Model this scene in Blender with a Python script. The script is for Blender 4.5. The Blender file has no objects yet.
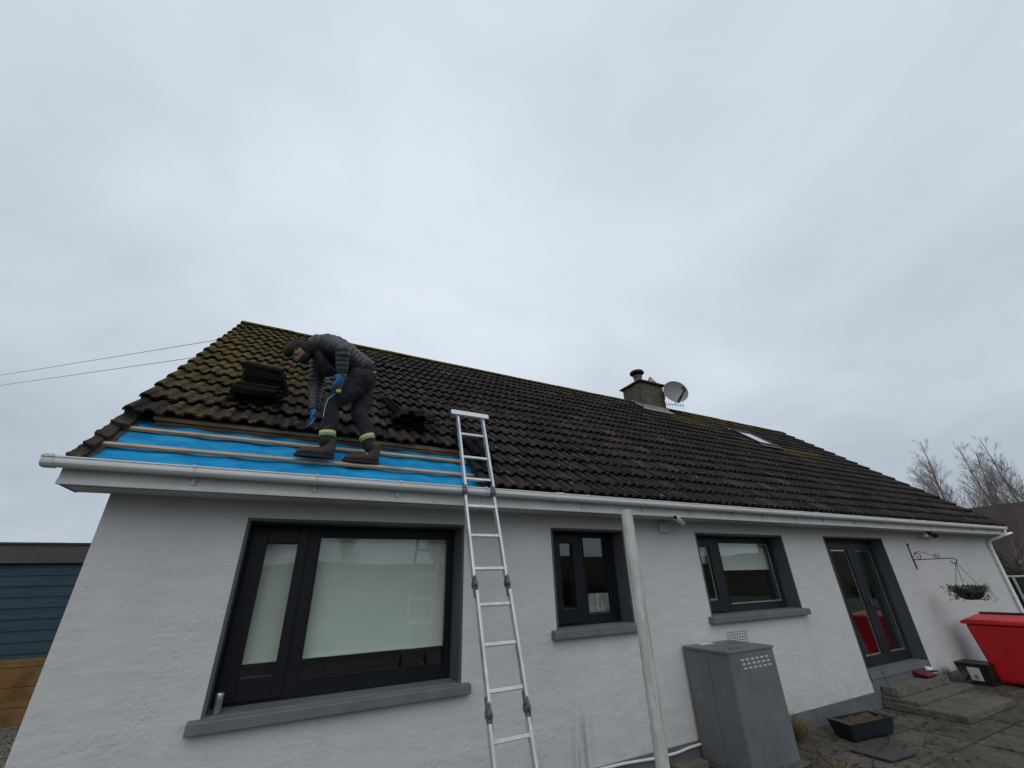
import bpy, bmesh, math, random
from mathutils import Vector, Matrix, noise
random.seed(7)
R = math.radians
scene = bpy.context.scene
col = scene.collection

# ------------------------------------------------------------------ helpers
class MB:
    """collects shapes, links them as ONE mesh object"""
    def __init__(s): s.v = []; s.f = []; s.sm = []; s.mi = []; s.cur = 0
    def add(s, vs, fs, smooth=False):
        b = len(s.v); s.v += [tuple(v) for v in vs]
        for f in fs: s.f.append([b+i for i in f]); s.sm.append(smooth); s.mi.append(s.cur)
    def box(s, x0, x1, y0, y1, z0, z1, M=None):
        vs = [Vector(p) for p in ((x0,y0,z0),(x1,y0,z0),(x1,y1,z0),(x0,y1,z0),(x0,y0,z1),(x1,y0,z1),(x1,y1,z1),(x0,y1,z1))]
        if M: vs = [M @ v for v in vs]
        s.add(vs, [(0,3,2,1),(4,5,6,7),(0,1,5,4),(1,2,6,5),(2,3,7,6),(3,0,4,7)])
    def hexa(s, vs): s.add(vs, [(0,3,2,1),(4,5,6,7),(0,1,5,4),(1,2,6,5),(2,3,7,6),(3,0,4,7)])
    def tube(s, pts, rad, n=8, caps=True, flat=1.0, smooth=True):
        pts = [Vector(p) for p in pts]; N = len(pts)
        rs = rad if isinstance(rad, (list, tuple)) else [rad]*N
        up = None; rings = []
        for i, p in enumerate(pts):
            t = (pts[min(i+1, N-1)]-pts[max(i-1, 0)])
            if t.length < 1e-9: t = Vector((0,0,1))
            t.normalize()
            if up is None:
                up = Vector((0,0,1)) if abs(t.z) < .9 else Vector((1,0,0))
            a = t.cross(up); 
            if a.length < 1e-6: a = t.orthogonal()
            a.normalize(); b = a.cross(t).normalized(); up = b
            r = rs[i]; ra, rb = r if isinstance(r, tuple) else (r, r)
            rings.append([p + a*ra*math.cos(2*math.pi*k/n) + b*rb*math.sin(2*math.pi*k/n) for k in range(n)])
        vs = [v for r in rings for v in r]; fs = []
        for i in range(N-1):
            for k in range(n):
                k2 = (k+1) % n; fs.append((i*n+k, i*n+k2, (i+1)*n+k2, (i+1)*n+k))
        s.add(vs, fs, smooth)
        if caps:
            s.add(rings[0], [tuple(reversed(range(n)))]); s.add(rings[-1], [tuple(range(n))])
    def lathe(s, prof, c=(0,0,0), n=24, M=None, smooth=True):
        vs = []; c = Vector(c)
        for r, z in prof:
            for k in range(n):
                v = Vector((r*math.cos(2*math.pi*k/n), r*math.sin(2*math.pi*k/n), z))
                vs.append((M @ v if M else v) + c)
        fs = []
        for i in range(len(prof)-1):
            for k in range(n):
                k2 = (k+1) % n; fs.append((i*n+k, i*n+k2, (i+1)*n+k2, (i+1)*n+k))
        s.add(vs, fs, smooth)
    def prism(s, poly, x0, x1, smooth=False):
        """poly in (y,z), extruded along x"""
        n = len(poly)
        vs = [(x0, y, z) for y, z in poly]+[(x1, y, z) for y, z in poly]
        s.add(vs, [(i, (i+1) % n, n+(i+1) % n, n+i) for i in range(n)], smooth)
        s.add(vs, [tuple(reversed(range(n))), tuple(range(n, 2*n))])
    def build(s, name, mat, parent=None, bevel=0, recalc=False, loc=None):
        me = bpy.data.meshes.new(name); me.from_pydata(s.v, [], s.f)
        for p, sm, mi in zip(me.polygons, s.sm, s.mi): p.use_smooth = sm; p.material_index = mi
        for m in (mat if isinstance(mat, (list, tuple)) else [mat]): me.materials.append(m)
        if recalc:
            bm = bmesh.new(); bm.from_mesh(me); bmesh.ops.recalc_face_normals(bm, faces=bm.faces); bm.to_mesh(me); bm.free()
        me.update()
        o = bpy.data.objects.new(name, me); col.objects.link(o)
        if parent: 
            o.parent = parent
            o.matrix_parent_inverse = parent_world(parent).inverted()
        if loc is not None:
            for v in me.vertices: v.co -= Vector(loc)
            o.location = loc
        if bevel:
            b = o.modifiers.new('bevel', 'BEVEL'); b.width = bevel; b.segments = 2; b.limit_method = 'ANGLE'; b.angle_limit = R(40)
        return o
def parent_world(p):
    m = p.matrix_basis.copy()
    while p.parent: m = p.parent.matrix_basis @ p.matrix_parent_inverse @ m; p = p.parent
    return m
def tag(o, label=None, cat=None, group=None, kind=None):
    if label: o['label'] = label
    if cat: o['category'] = cat
    if group: o['group'] = group
    if kind: o['kind'] = kind
    return o
def thing(name, label, cat, loc=(0,0,0), group=None):
    o = bpy.data.objects.new(name, None); o.empty_display_size = .2; col.objects.link(o); o.location = loc
    return tag(o, label, cat, group)
def copy_tree(o, parent=None, pc=None):
    c = o.copy(); col.objects.link(c)
    if parent: c.parent = parent
    for ch in list(o.children): copy_tree(ch, c)
    return c

# ------------------------------------------------------------------ materials
def mat(name, base, rough=.7, metal=0, spec=.5):
    m = bpy.data.materials.new(name); m.use_nodes = True
    b = m.node_tree.nodes['Principled BSDF']
    b.inputs['Base Color'].default_value = (*base, 1); b.inputs['Roughness'].default_value = rough
    b.inputs['Metallic'].default_value = metal; b.inputs['Specular IOR Level'].default_value = spec
    return m
class NT:
    def __init__(s, m): s.t = m.node_tree; s.b = s.t.nodes.get('Principled BSDF')
    def n(s, typ, **kw):
        o = s.t.nodes.new(typ)
        for k, v in kw.items():
            if k.startswith('i_'):
                o.inputs[k[2:].replace('_', ' ')].default_value = v
            else: setattr(o, k, v)
        return o
    def l(s, a, b): s.t.links.new(a, b)
    def coord(s): return s.n('ShaderNodeTexCoord').outputs['Object']
    def noise(s, scale, detail=4, rough=.5, vec=None, dist=0):
        o = s.n('ShaderNodeTexNoise'); o.inputs['Scale'].default_value = scale; o.inputs['Detail'].default_value = detail
        o.inputs['Roughness'].default_value = rough; o.inputs['Distortion'].default_value = dist
        s.l(vec or s.coord(), o.inputs['Vector']); return o.outputs['Fac']
    def ramp(s, fac, stops):
        o = s.n('ShaderNodeValToRGB'); cr = o.color_ramp
        while len(cr.elements) < len(stops): cr.elements.new(.5)
        for e, (p, c) in zip(cr.elements, stops):
            e.position = p; e.color = (*c, 1) if isinstance(c, tuple) else (c, c, c, 1)
        s.l(fac, o.inputs['Fac']); return o.outputs['Color']
    def mix(s, fac, a, b, mode='MIX'):
        o = s.n('ShaderNodeMix', data_type='RGBA', blend_type=mode)
        for v, i in ((fac, 0), (a, 6), (b, 7)):
            if isinstance(v, (int, float)): o.inputs[i].default_value = v
            elif isinstance(v, tuple): o.inputs[i].default_value = (*v, 1)
            else: s.l(v, o.inputs[i])
        return o.outputs[2]
    def math(s, op, a, b=None, clamp=False):
        o = s.n('ShaderNodeMath', operation=op, use_clamp=clamp)
        for v, i in ((a, 0), (b, 1)):
            if v is None: continue
            if isinstance(v, (int, float)): o.inputs[i].default_value = v
            else: s.l(v, o.inputs[i])
        return o.outputs[0]
    def maprange(s, v, a, b, c=0, d=1):
        o = s.n('ShaderNodeMapRange'); s.l(v, o.inputs[0])
        for i, q in enumerate((a, b, c, d)): o.inputs[i+1].default_value = q
        return o.outputs[0]
    def scale(s, vec, sx, sy, sz):
        o = s.n('ShaderNodeMapping'); o.inputs['Scale'].default_value = (sx, sy, sz); s.l(vec, o.inputs['Vector']); return o.outputs[0]
    def color(s, c): s.l(c, s.b.inputs['Base Color'])
    def bump(s, h, dist=.01, strength=1):
        o = s.n('ShaderNodeBump'); o.inputs['Distance'].default_value = dist; o.inputs['Strength'].default_value = strength
        s.l(h, o.inputs['Height']); s.l(o.outputs[0], s.b.inputs['Normal'])
    def rough(s, v): s.l(v, s.b.inputs['Roughness'])

def mottled(name, a, b, scale=6, rough=.8, bump=0, bdist=.004, detail=5, metal=0, spec=.5, bscale=None):
    m = mat(name, a, rough, metal, spec); t = NT(m)
    f = t.noise(scale, detail, .6)
    t.color(t.ramp(f, [(.3, a), (.7, b)]))
    if bump: t.bump(t.noise(bscale or scale*6, 6, .6), bdist, bump)
    return m

def m_wall():
    m = mat('render_paint', (.5,.52,.54), .85, 0, .3); t = NT(m); c = t.coord()
    big = t.noise(.55, 4, .55, c); mid = t.noise(3.5, 6, .65, c)
    base = t.ramp(big, [(.3, (.545,.553,.555)), (.7, (.58,.588,.59))])
    base = t.mix(t.ramp(mid, [(.35, .22), (.6, 0.0)]), base, (.465,.475,.475))
    vr = t.noise(1, 4, .6, t.scale(c, 3.2, 1, .45)); base = t.mix(t.maprange(vr, .48, .72, 0, .16), base, (.42,.425,.42))
    vw = t.noise(1, 4, .6, t.scale(c, 5.0, 1, .8)); base = t.mix(t.maprange(vw, .55, .72, 0, .2), base, (.66,.665,.66))
    # grime streaks running down
    st = t.noise(1, 5, .7, t.scale(c, 16, 1, .55)); 
    sep = t.n('ShaderNodeSeparateXYZ'); t.l(c, sep.inputs[0])
    low = t.maprange(sep.outputs[2], .72, .45, 0, 1)
    near = t.math('SUBTRACT', 1, t.math('MULTIPLY', t.math('ABSOLUTE', t.math('SUBTRACT', sep.outputs[0], 2.90)), 5.0), clamp=True)
    stain = t.math('MULTIPLY', t.math('MULTIPLY', low, near), t.maprange(st, .44, .58, 0, 1), clamp=True)
    base = t.mix(t.math('MULTIPLY', stain, .8), base, (.17,.145,.13))
    allst = t.math('MULTIPLY', t.maprange(st, .52, .75, 0, 1), t.maprange(sep.outputs[2], 1.0, .2, 0, .2), clamp=True)
    base = t.mix(allst, base, (.35,.35,.33))
    # splash dirt right above the plinth
    sp = t.math('MULTIPLY', t.maprange(sep.outputs[2], .55, .2, 0, 1), t.maprange(mid, .4, .65, 0, .5), clamp=True)
    base = t.mix(sp, base, (.33,.32,.30))
    # scattered scuffs and specks
    v = t.noise(9, 3, .5, c); spk = t.maprange(v, .74, .80, 0, .25)
    base = t.mix(spk, base, (.33,.33,.33))
    t.color(base)
    patch = t.maprange(t.noise(1.3, 3, .5, c), .45, .62, .15, 1)
    h = t.math('ADD', t.math('MULTIPLY', t.math('MULTIPLY', t.noise(26, 5, .6, c), patch), 1.3), t.math('MULTIPLY', t.noise(110, 3, .6, c), .35))
    h = t.math('ADD', h, t.math('MULTIPLY', t.noise(3.2, 3, .5, t.scale(c, 1, 1, 2.2)), 1.6))
    t.bump(h, .010, .8)
    return m

def m_tile(name='concrete_tile'):
    m = mat(name, (.03,.028,.028), .75, 0, .14); t = NT(m); c = t.coord()
    at = t.n('ShaderNodeAttribute', attribute_name='tv'); sepa = t.n('ShaderNodeSeparateColor'); t.l(at.outputs['Color'], sepa.inputs[0])
    v = sepa.outputs[0]; g = sepa.outputs[1]
    base = t.ramp(v, [(0, (.008,.0065,.0075)), (.42, (.0165,.0135,.0145)), (.72, (.029,.022,.020)), (.9, (.040,.030,.025)), (1, (.056,.042,.034))])
    fine = t.noise(28, 6, .7, c)
    base = t.mix(t.maprange(fine, .45, .72, 0, .5), base, (.068,.056,.046))
    dk = t.noise(5, 4, .6, c)
    base = t.mix(t.maprange(dk, .35, .6, .5, 0), base, (.014,.013,.013))
    rb = t.noise(1, 4, .6, t.scale(c, 13, 1.1, 1.1))
    base = t.mix(t.maprange(rb, .50, .68, 0, .7), base, (.066,.047,.036))
    sp = t.noise(16, 4, .6, c, 1.0)
    base = t.mix(t.maprange(sp, .63, .70, 0, .75), base, (.20,.175,.14))
    sep = t.n('ShaderNodeSeparateXYZ'); t.l(c, sep.inputs[0]); X, Y, Z = sep.outputs
    # moss: left gable end, along the ridge, below chimney, right of skylight
    n1 = t.noise(2.6, 5, .65, c); n2 = t.noise(11, 5, .7, c)
    left = t.maprange(X, 1.7, -1.3, 0, .88)
    mz = t.maprange(Z, 3.2, 4.6, .45, 1.0)
    left = t.math('MULTIPLY', left, mz)
    ridge = t.maprange(Z, 6.15, 6.46, 0, 1.15)
    def blob(x, z, rx, rz, k):
        a = t.math('DIVIDE', t.math('SUBTRACT', X, x), rx); b = t.math('DIVIDE', t.math('SUBTRACT', Z, z), rz)
        d = t.math('ADD', t.math('MULTIPLY', a, a), t.math('MULTIPLY', b, b))
        return t.math('MULTIPLY', t.math('SUBTRACT', 1, d, clamp=True), k)
    bl = t.math('MAXIMUM', blob(9.6, 5.75, 1.1, .55, 1.1), blob(12.6, 4.9, 1.5, .45, .95))
    bl = t.math('MAXIMUM', bl, blob(11.5, 6.2, 3, .5, .6))
    amt = t.math('MAXIMUM', t.math('MAXIMUM', left, ridge), bl)
    amt = t.math('ADD', amt, .16)
    k = t.math('ADD', t.math('MULTIPLY', n1, .62), t.math('MULTIPLY', n2, .55))
    mo = t.math('MULTIPLY', t.math('SUBTRACT', t.math('ADD', k, t.math('MULTIPLY', amt, .46)), .83), 8, clamp=True)
    mo = t.math('MULTIPLY', mo, g)
    mcol = t.ramp(t.noise(22, 4, .7, c), [(.3, (.018,.016,.008)), (.43, (.058,.048,.014)), (.55, (.118,.090,.022)), (.68, (.18,.120,.035)), (.8, (.14,.13,.09))])
    base = t.mix(mo, base, mcol)
    t.color(base)
    t.bump(t.math('ADD', t.math('MULTIPLY', fine, .8), t.math('MULTIPLY', t.math('MULTIPLY', mo, n2), 3.0)), .01, .9)
    t.rough(t.maprange(fine, .3, .7, .66, .9))
    return m

def m_wood(name, a, b, ax=0, sc=1, rough=.75):
    m = mat(name, a, rough, 0, .3); t = NT(m); c = t.coord()
    s = [22, 22, 22]; s[ax] = 1.2
    g = t.noise(sc, 5, .65, t.scale(c, *s), .6)
    col_ = t.ramp(g, [(.3, a), (.68, b)])
    col_ = t.mix(t.maprange(t.noise(3, 4, .6, c), .5, .7, 0, .5), col_, tuple(x*.45 for x in a))
    kn = t.n('ShaderNodeTexVoronoi'); kn.inputs['Scale'].default_value = 1.7; t.l(c, kn.inputs['Vector'])
    col_ = t.mix(t.maprange(kn.outputs['Distance'], .07, .02, 0, .8), col_, tuple(x*.2 for x in a))
    t.color(col_); t.bump(g, .004, .6); return m

def m_glass(name, tint=(.93,.96,.94)):
    m = bpy.data.materials.new(name); m.use_nodes = True; nt = m.node_tree; nt.nodes.remove(nt.nodes['Principled BSDF'])
    t = NT(m); out = nt.nodes['Material Output']
    tr = t.n('ShaderNodeBsdfTransparent'); tr.inputs[0].default_value = (*tint, 1)
    gl = t.n('ShaderNodeBsdfGlossy'); gl.inputs['Roughness'].default_value = .015; gl.inputs[0].default_value = (.95,.97,1,1)
    fr = t.n('ShaderNodeFresnel'); ge = t.n('ShaderNodeNewGeometry'); t.l(t.maprange(ge.outputs['Backfacing'], 0, 1, 1.52, 1/1.52), fr.inputs[0])
    f = t.math('MULTIPLY', fr.outputs[0], 1.55, clamp=True)
    bm = t.n('ShaderNodeBump'); bm.inputs['Distance'].default_value = .0006; bm.inputs['Strength'].default_value = .5
    t.l(t.noise(2.2, 2, .4), bm.inputs['Height']); t.l(bm.outputs[0], gl.inputs['Normal'])
    mx = t.n('ShaderNodeMixShader'); t.l(f, mx.inputs[0]); t.l(tr.outputs[0], mx.inputs[1]); t.l(gl.outputs[0], mx.inputs[2]); t.l(mx.outputs[0], out.inputs[0])
    return m

def m_metal(name, a, b, rough=.35, metal=.9, scale=8):
    m = mat(name, a, rough, metal); t = NT(m)
    f = t.noise(scale, 5, .6); t.color(t.ramp(f, [(.35, a), (.65, b)])); t.rough(t.maprange(t.noise(scale*2, 4, .6), .3, .7, rough*.75, rough*1.3)); return m

def m_paving():
    m = mat('concrete_flags', (.15,.14,.125), .85, 0, .3); t = NT(m); c = t.coord()
    at = t.n('ShaderNodeAttribute', attribute_name='tv'); sepa = t.n('ShaderNodeSeparateColor'); t.l(at.outputs['Color'], sepa.inputs[0])
    base = t.ramp(sepa.outputs[0], [(0, (.078,.068,.055)), (.5, (.105,.091,.073)), (1, (.14,.12,.097))])
    a = t.noise(2.2, 6, .65, c); b = t.noise(13, 6, .7, c)
    base = t.mix(t.maprange(a, .42, .62, 0, .8), base, (.045,.038,.028))
    base = t.mix(t.maprange(b, .5, .68, 0, .55), base, (.18,.16,.132))
    base = t.mix(t.maprange(t.noise(5.5, 5, .7, c), .56, .66, 0, .6), base, (.07,.068,.03))
    t.color(base); t.bump(t.math('ADD', b, t.noise(60, 4, .7, c)), .010, 1.0); return m

def m_gravel(name, a, b, c3, scale=38):
    m = mat(name, a, .9, 0, .3); t = NT(m); c = t.coord()
    v = t.n('ShaderNodeTexVoronoi'); v.inputs['Scale'].default_value = scale; t.l(c, v.inputs['Vector'])
    sp = t.n('ShaderNodeSeparateColor'); t.l(v.outputs['Color'], sp.inputs[0])
    base = t.ramp(sp.outputs[0], [(0, a), (.5, b), (1, c3)])
    base = t.mix(t.maprange(v.outputs['Distance'], .35, .75, 0, .85), base, (.015,.013,.012))
    t.color(base); t.bump(t.math('SUBTRACT', 1, v.outputs['Distance']), .012, 1); return m

def m_underlay():
    m = mat('blue_membrane', (.004,.20,.50), .75, 0, .15); t = NT(m); c = t.coord()
    f = t.noise(2.5, 5, .6, t.scale(c, 1, 3, 3))
    t.color(t.ramp(f, [(.3, (.002,.14,.38)), (.5, (.006,.26,.55)), (.75, (.03,.36,.66))]))
    w = t.noise(7, 5, .6, t.scale(c, .5, 3, 3), 1.2)
    lk = t.b.inputs['Base Color'].links[0].from_socket
    t.color(t.mix(t.maprange(t.noise(6, 6, .7, c), .52, .72, 0, .4), lk, (.10,.27,.36)))
    t.bump(t.math('ADD', w, t.math('MULTIPLY', t.noise(150, 2, .5, c), .08)), .022, .9); return m

def m_boiler():
    m = mat('boiler_paint', (.13,.145,.15), .5, .1); t = NT(m); c = t.coord()
    base = t.ramp(t.noise(1.6, 4, .6, c), [(.35, (.118,.136,.147)), (.65, (.155,.172,.18))])
    base = t.mix(t.maprange(t.noise(14, 6, .75, c), .60, .68, 0, .6), base, (.30,.31,.30))
    base = t.mix(t.maprange(t.noise(4, 5, .7, t.scale(c, 3, 3, .6)), .55, .75, 0, .35), base, (.07,.08,.085))
    sc_ = t.noise(1, 4, .7, t.scale(c, 30, 30, 5)); base = t.mix(t.maprange(sc_, .66, .72, 0, .5), base, (.36,.37,.36))
    sep = t.n('ShaderNodeSeparateXYZ'); t.l(c, sep.inputs[0])
    ru = t.math('MULTIPLY', t.maprange(sep.outputs[1], -.09, -.03, 0, 1), t.maprange(t.noise(9, 4, .6, c), .38, .5, 0, 1))
    base = t.mix(t.math('MULTIPLY', ru, t.maprange(sep.outputs[2], 1.1, .5, .3, 1)), base, (.22,.06,.02))
    t.color(base); t.bump(t.noise(3, 3, .5, c), .006, .4); t.rough(t.maprange(t.noise(6, 5, .7, c), .3, .7, .38, .65)); return m

def m_chimney():
    m = mat('chimney_render', (.16,.14,.11), .95, 0, .2); t = NT(m); c = t.coord()
    base = t.ramp(t.noise(3, 6, .7, c), [(.3, (.05,.045,.034)), (.5, (.085,.075,.052)), (.7, (.125,.115,.09))])
    base = t.mix(t.maprange(t.noise(26, 5, .7, c), .53, .66, 0, .7), base, (.27,.26,.24))
    base = t.mix(t.maprange(t.noise(1.7, 3, .6, c), .58, .68, 0, .25), base, (.12,.07,.05))
    t.color(base); t.bump(t.noise(40, 5, .7, c), .012, 1); return m

def m_hill():
    m = mat('winter_hill', (.04,.03,.02), 1, 0, .1); t = NT(m); c = t.coord()
    base = t.ramp(t.noise(.05, 8, .7, c), [(.3, (.018,.015,.011)), (.5, (.036,.027,.017)), (.62, (.045,.036,.02)), (.75, (.03,.034,.016))])
    base = t.mix(t.maprange(t.noise(.9, 6, .75, c), .48, .66, 0, .7), base, (.07,.056,.042))
    t.color(base); t.bump(t.noise(.6, 6, .7, c), 1.0, 1); return m

def m_pole():
    m = mat('painted_pole', (.5,.52,.5), .65, 0, .3); t = NT(m); c = t.coord()
    base = t.ramp(t.noise(4, 5, .65, c), [(.35, (.40,.43,.40)), (.6, (.56,.58,.56))])
    base = t.mix(t.maprange(t.noise(1, 5, .7, t.scale(c, 22, 22, 2.2)), .50, .66, 0, .7), base, (.27,.27,.21))
    base = t.mix(t.maprange(t.noise(9, 5, .7, c), .62, .68, 0, .6), base, (.30,.21,.15))
    t.color(base); t.bump(t.noise(30, 5, .7, c), .004, .8); return m
M = dict(
 wall=m_wall(), tile=m_tile(), under=m_underlay(), paving=m_paving(),
 batten=m_wood('batten_wood', (.36,.23,.13), (.58,.42,.27), 0),
 oldwood=m_wood('old_wood', (.13,.075,.045), (.22,.14,.09), 0),
 sleeper=m_wood('sleeper_wood', (.13,.070,.020), (.22,.125,.042), 0, .8),
 bluewood=m_wood('blue_cladding', (.014,.038,.058), (.024,.058,.083), 0, .7, .6),
 shedfelt=mottled('shed_fascia', (.045,.040,.043), (.07,.063,.066), 2.2, .6, .4),
 plinth=mottled('plinth_paint', (.085,.095,.108), (.13,.14,.152), 3.5, .8, .5),
 sillp=mottled('sill_paint', (.105,.11,.12), (.15,.155,.165), 5, .65, .5, .003),
 reveal=mottled('reveal_paint', (.06,.068,.075), (.08,.088,.095), 3, .7, .3, .003),
 frame=mottled('anthracite_frame', (.004,.0055,.011), (.006,.008,.014), 2, .45, 0, spec=.3),
 frame2=mottled('grey_frame', (.011,.016,.023), (.016,.021,.028), 2, .45, 0, spec=.3),
 spacer=mat('spacer_bar', (.42,.45,.45), .45, .2),
 glass=m_glass('pane_glass'), 
 blind=mottled('blind_fabric', (.70,.73,.71), (.77,.79,.77), 1.5, .9, 0),
 net=mottled('net_curtain', (.30,.31,.32), (.62,.62,.62), 12, .9, 0),
 dark=mat('room_dark', (.055,.06,.056), .9),
 pvc=mottled('white_pvc', (.68,.70,.71), (.76,.78,.79), 2.0, .4, .15, .002),
 pvc2=mottled('grey_white_pvc', (.56,.575,.58), (.68,.695,.70), 4, .5, .2, .002),
 soffit=mottled('soffit_board', (.48,.49,.49), (.56,.57,.57), 3, .6, 0),
 pole=m_pole(),
 alu=m_metal('aluminium', (.52,.54,.56), (.68,.70,.72), .42, .55, 10),
 aludark=m_metal('hinge_steel', (.12,.125,.13), (.26,.27,.28), .45, .8, 30),
 black=mat('black_rubber', (.012,.012,.013), .6), iron=mat('black_iron', (.014,.014,.015), .5, .3),
 boiler=m_boiler(), louvre=mat('louvre_bright', (.55,.57,.58), .5), wire=m_metal('wire_mesh', (.14,.14,.14), (.24,.24,.24), .5, .7),
 chim=m_chimney(), flash=mottled('cement_flashing', (.20,.205,.19), (.33,.33,.31), 5, .9, .8, .01), slab=mottled('chimney_slab', (.035,.034,.03), (.07,.065,.05), 6, .95, .8, .01),
 clay=mottled('clay_pot', (.14,.075,.05), (.22,.14,.10), 8, .8, .4), cowl=mat('cowl_black', (.012,.012,.012), .7),
 dish=mottled('dish_grey', (.17,.165,.175), (.23,.225,.235), 3, .5, 0),
 red=mottled('red_plastic', (.50,.012,.018), (.62,.018,.022), 2, .4, 0), reddark=mat('dark_red_plastic', (.12,.012,.022), .5),
 blackpl=mottled('black_plastic', (.009,.009,.010), (.02,.02,.02), 5, .5, 0),
 paper=mottled('white_label', (.55,.55,.56), (.68,.68,.68), 12, .7, 0), ink=mat('label_ink', (.05,.05,.06), .7),
 bluepl=mottled('trough_blue', (.006,.012,.020), (.010,.018,.028), 3, .4, 0), soil=mottled('rusty_soil', (.06,.026,.014), (.12,.055,.03), 18, .95, 1, .02),
 step=mottled('step_concrete', (.075,.068,.055), (.145,.13,.108), 5, .9, 1, .012), stone=mottled('step_edge', (.085,.08,.07), (.19,.18,.155), 14, .9, 1, .02),
 slate=mottled('dark_slate', (.035,.035,.036), (.06,.058,.057), 4, .6, .4),
 gravel=m_gravel('gravel', (.10,.08,.065), (.19,.16,.135), (.30,.27,.24)), grass=mottled('lawn', (.025,.04,.012), (.05,.07,.02), 3, .95, 1, .03, bscale=40),
 moss=mottled('moss', (.025,.021,.008), (.14,.105,.025), 12, 1, 1, .01),
 mortar=mottled('old_mortar', (.13,.125,.115), (.26,.25,.23), 12, .95, 1, .01), lead=mottled('undercloak', (.04,.037,.036), (.085,.078,.074), 7, .8, .8, .008),
 bark=mottled('birch_bark', (.15,.12,.11), (.26,.22,.20), 3, .9, 0), twig=mat('twigs', (.19,.145,.135), .9), 
 hill=m_hill(), leaf=mottled('basket_leaf', (.016,.024,.010), (.035,.045,.018), 20, .8, 0), dry=mottled('dry_stalks', (.16,.115,.06), (.28,.20,.11), 20, .9, 0), heath=mottled('heather', (.07,.075,.06), (.14,.14,.115), 20, .9, 0),
 skin=mottled('skin', (.27,.13,.09), (.36,.18,.125), 9, .6, 0), hair=mottled('dark_hair', (.008,.007,.007), (.02,.017,.015), 60, .7, 1, .01),
 jacket=mottled('jacket_nylon', (.026,.0265,.029), (.040,.0405,.043), 5, .5, 0), trou=mottled('work_trousers', (.006,.0065,.009), (.012,.0125,.016), 9, .85, .5, .006),
 boot=mottled('brown_boot', (.026,.015,.010), (.050,.030,.020), 12, .7, .4, .005), sole=mat('boot_sole', (.01,.01,.01), .8),
 hiviz=mat('hi_viz_band', (.42,.50,.16), .6), silver=mat('reflective_tape', (.36,.40,.36), .35), glove=mottled('blue_glove', (.015,.09,.21), (.04,.17,.33), 25, .6, 0), yellow=mat('yellow_plastic', (.45,.38,.04), .5),
 net2=mottled('green_netting', (.012,.02,.014), (.025,.035,.025), 30, .95, 0), rail=mottled('rail_pale', (.33,.34,.32), (.42,.43,.40), 5, .7, 0),
 wirem=mat('wire_grey', (.09,.09,.09), .6), cable=mat('cable_black', (.01,.01,.01), .6), whitepipe=mat('white_pipe', (.62,.63,.63), .45), postw=mottled('pole_timber', (.07,.055,.045), (.12,.1,.085), 5, .9, 0),
 lamp=mat('lamp_glass', (.65,.65,.63), .25), purple=mat('dark_room_back', (.05,.05,.05), .9))

# ------------------------------------------------------------------ geometry constants
XL, XR = -1.276, 15.37           # wall ends
VL, VR = -1.49, 15.47            # verge
SL = R(40.9); cS, sS = math.cos(SL), math.sin(SL)
P0 = Vector((0, -.3, 2.79))
U = Vector((0, cS, sS)); Nn = Vector((0, -sS, cS))
def RF(x, s, n=0): return Vector((x, P0.y, P0.z)) + U*s + Nn*n
SR = 5.62                         # slope length to ridge
YR = P0.y + SR*cS; ZR = P0.z + SR*sS   # ridge
YB = 2*YR + .3 - .3 + .0          # back wall plane mirror of y=0 -> 2*YR
YB = 2*YR

# ------------------------------------------------------------------ SETTING
def grid_sheet(name, x0, x1, y0, y1, z, m, step=None):
    b = MB(); b.add([(x0,y0,z),(x1,y0,z),(x1,y1,z),(x0,y1,z)], [(0,1,2,3)]); o = b.build(name, m); return tag(o, kind='structure')
# ground terrain: one sheet to the horizon that rises into hills
def hill_h(ang, r):
    # ang: atan2(x, y) measured from +Y towards +X, degrees
    a = math.degrees(ang) % 360
    h = 0
    def bump(c, w, k):
        d = (a-c+180) % 360-180
        return k*math.exp(-(d/w)**2)
    top = bump(75, 22, 19.5) + bump(125, 35, 9) + bump(185, 40, 10) + bump(235, 30, 7) + 1.0
    t = max(0, min(1, (r-45)/190)); t = t*t*(3-2*t)
    n = noise.noise(Vector((math.sin(ang)*6, math.cos(ang)*6, 1)))*(.28 if a > 100 else .06) + noise.noise(Vector((math.sin(ang)*40, math.cos(ang)*40, 3)))*.05
    return top*t*(1+n)
b = MB(); NA = 220; rs = [0, 20, 32, 45, 60, 80, 105, 135, 170, 205, 235, 300, 600, 2500]
vs = [(0,0,-.08)]
for r in rs[1:]:
    for k in range(NA):
        a = 2*math.pi*k/NA; z = -.08 + (hill_h(a, min(r, 235)) if r > 45 else 0)
        if 235 < r: z *= (.9 if r < 400 else .2)
        vs.append((r*math.sin(a), r*math.cos(a), z))
fs = [(0, 1+(k+1) % NA, 1+k) for k in range(NA)]
for i in range(len(rs)-2):
    for k in range(NA):
        k2 = (k+1) % NA; fs.append((1+i*NA+k, 1+i*NA+k2, 1+(i+1)*NA+k2, 1+(i+1)*NA+k))
b.add(vs, fs, True); g = b.build('hills', M['hill'], recalc=True); tag(g, kind='structure')
grid_sheet('ground', -30, 40, -34, 34, -.045, M['grass'])
grid_sheet('gravel_yard', -14, 2.9, -.02, 16, -.002, M['gravel'])

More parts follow.
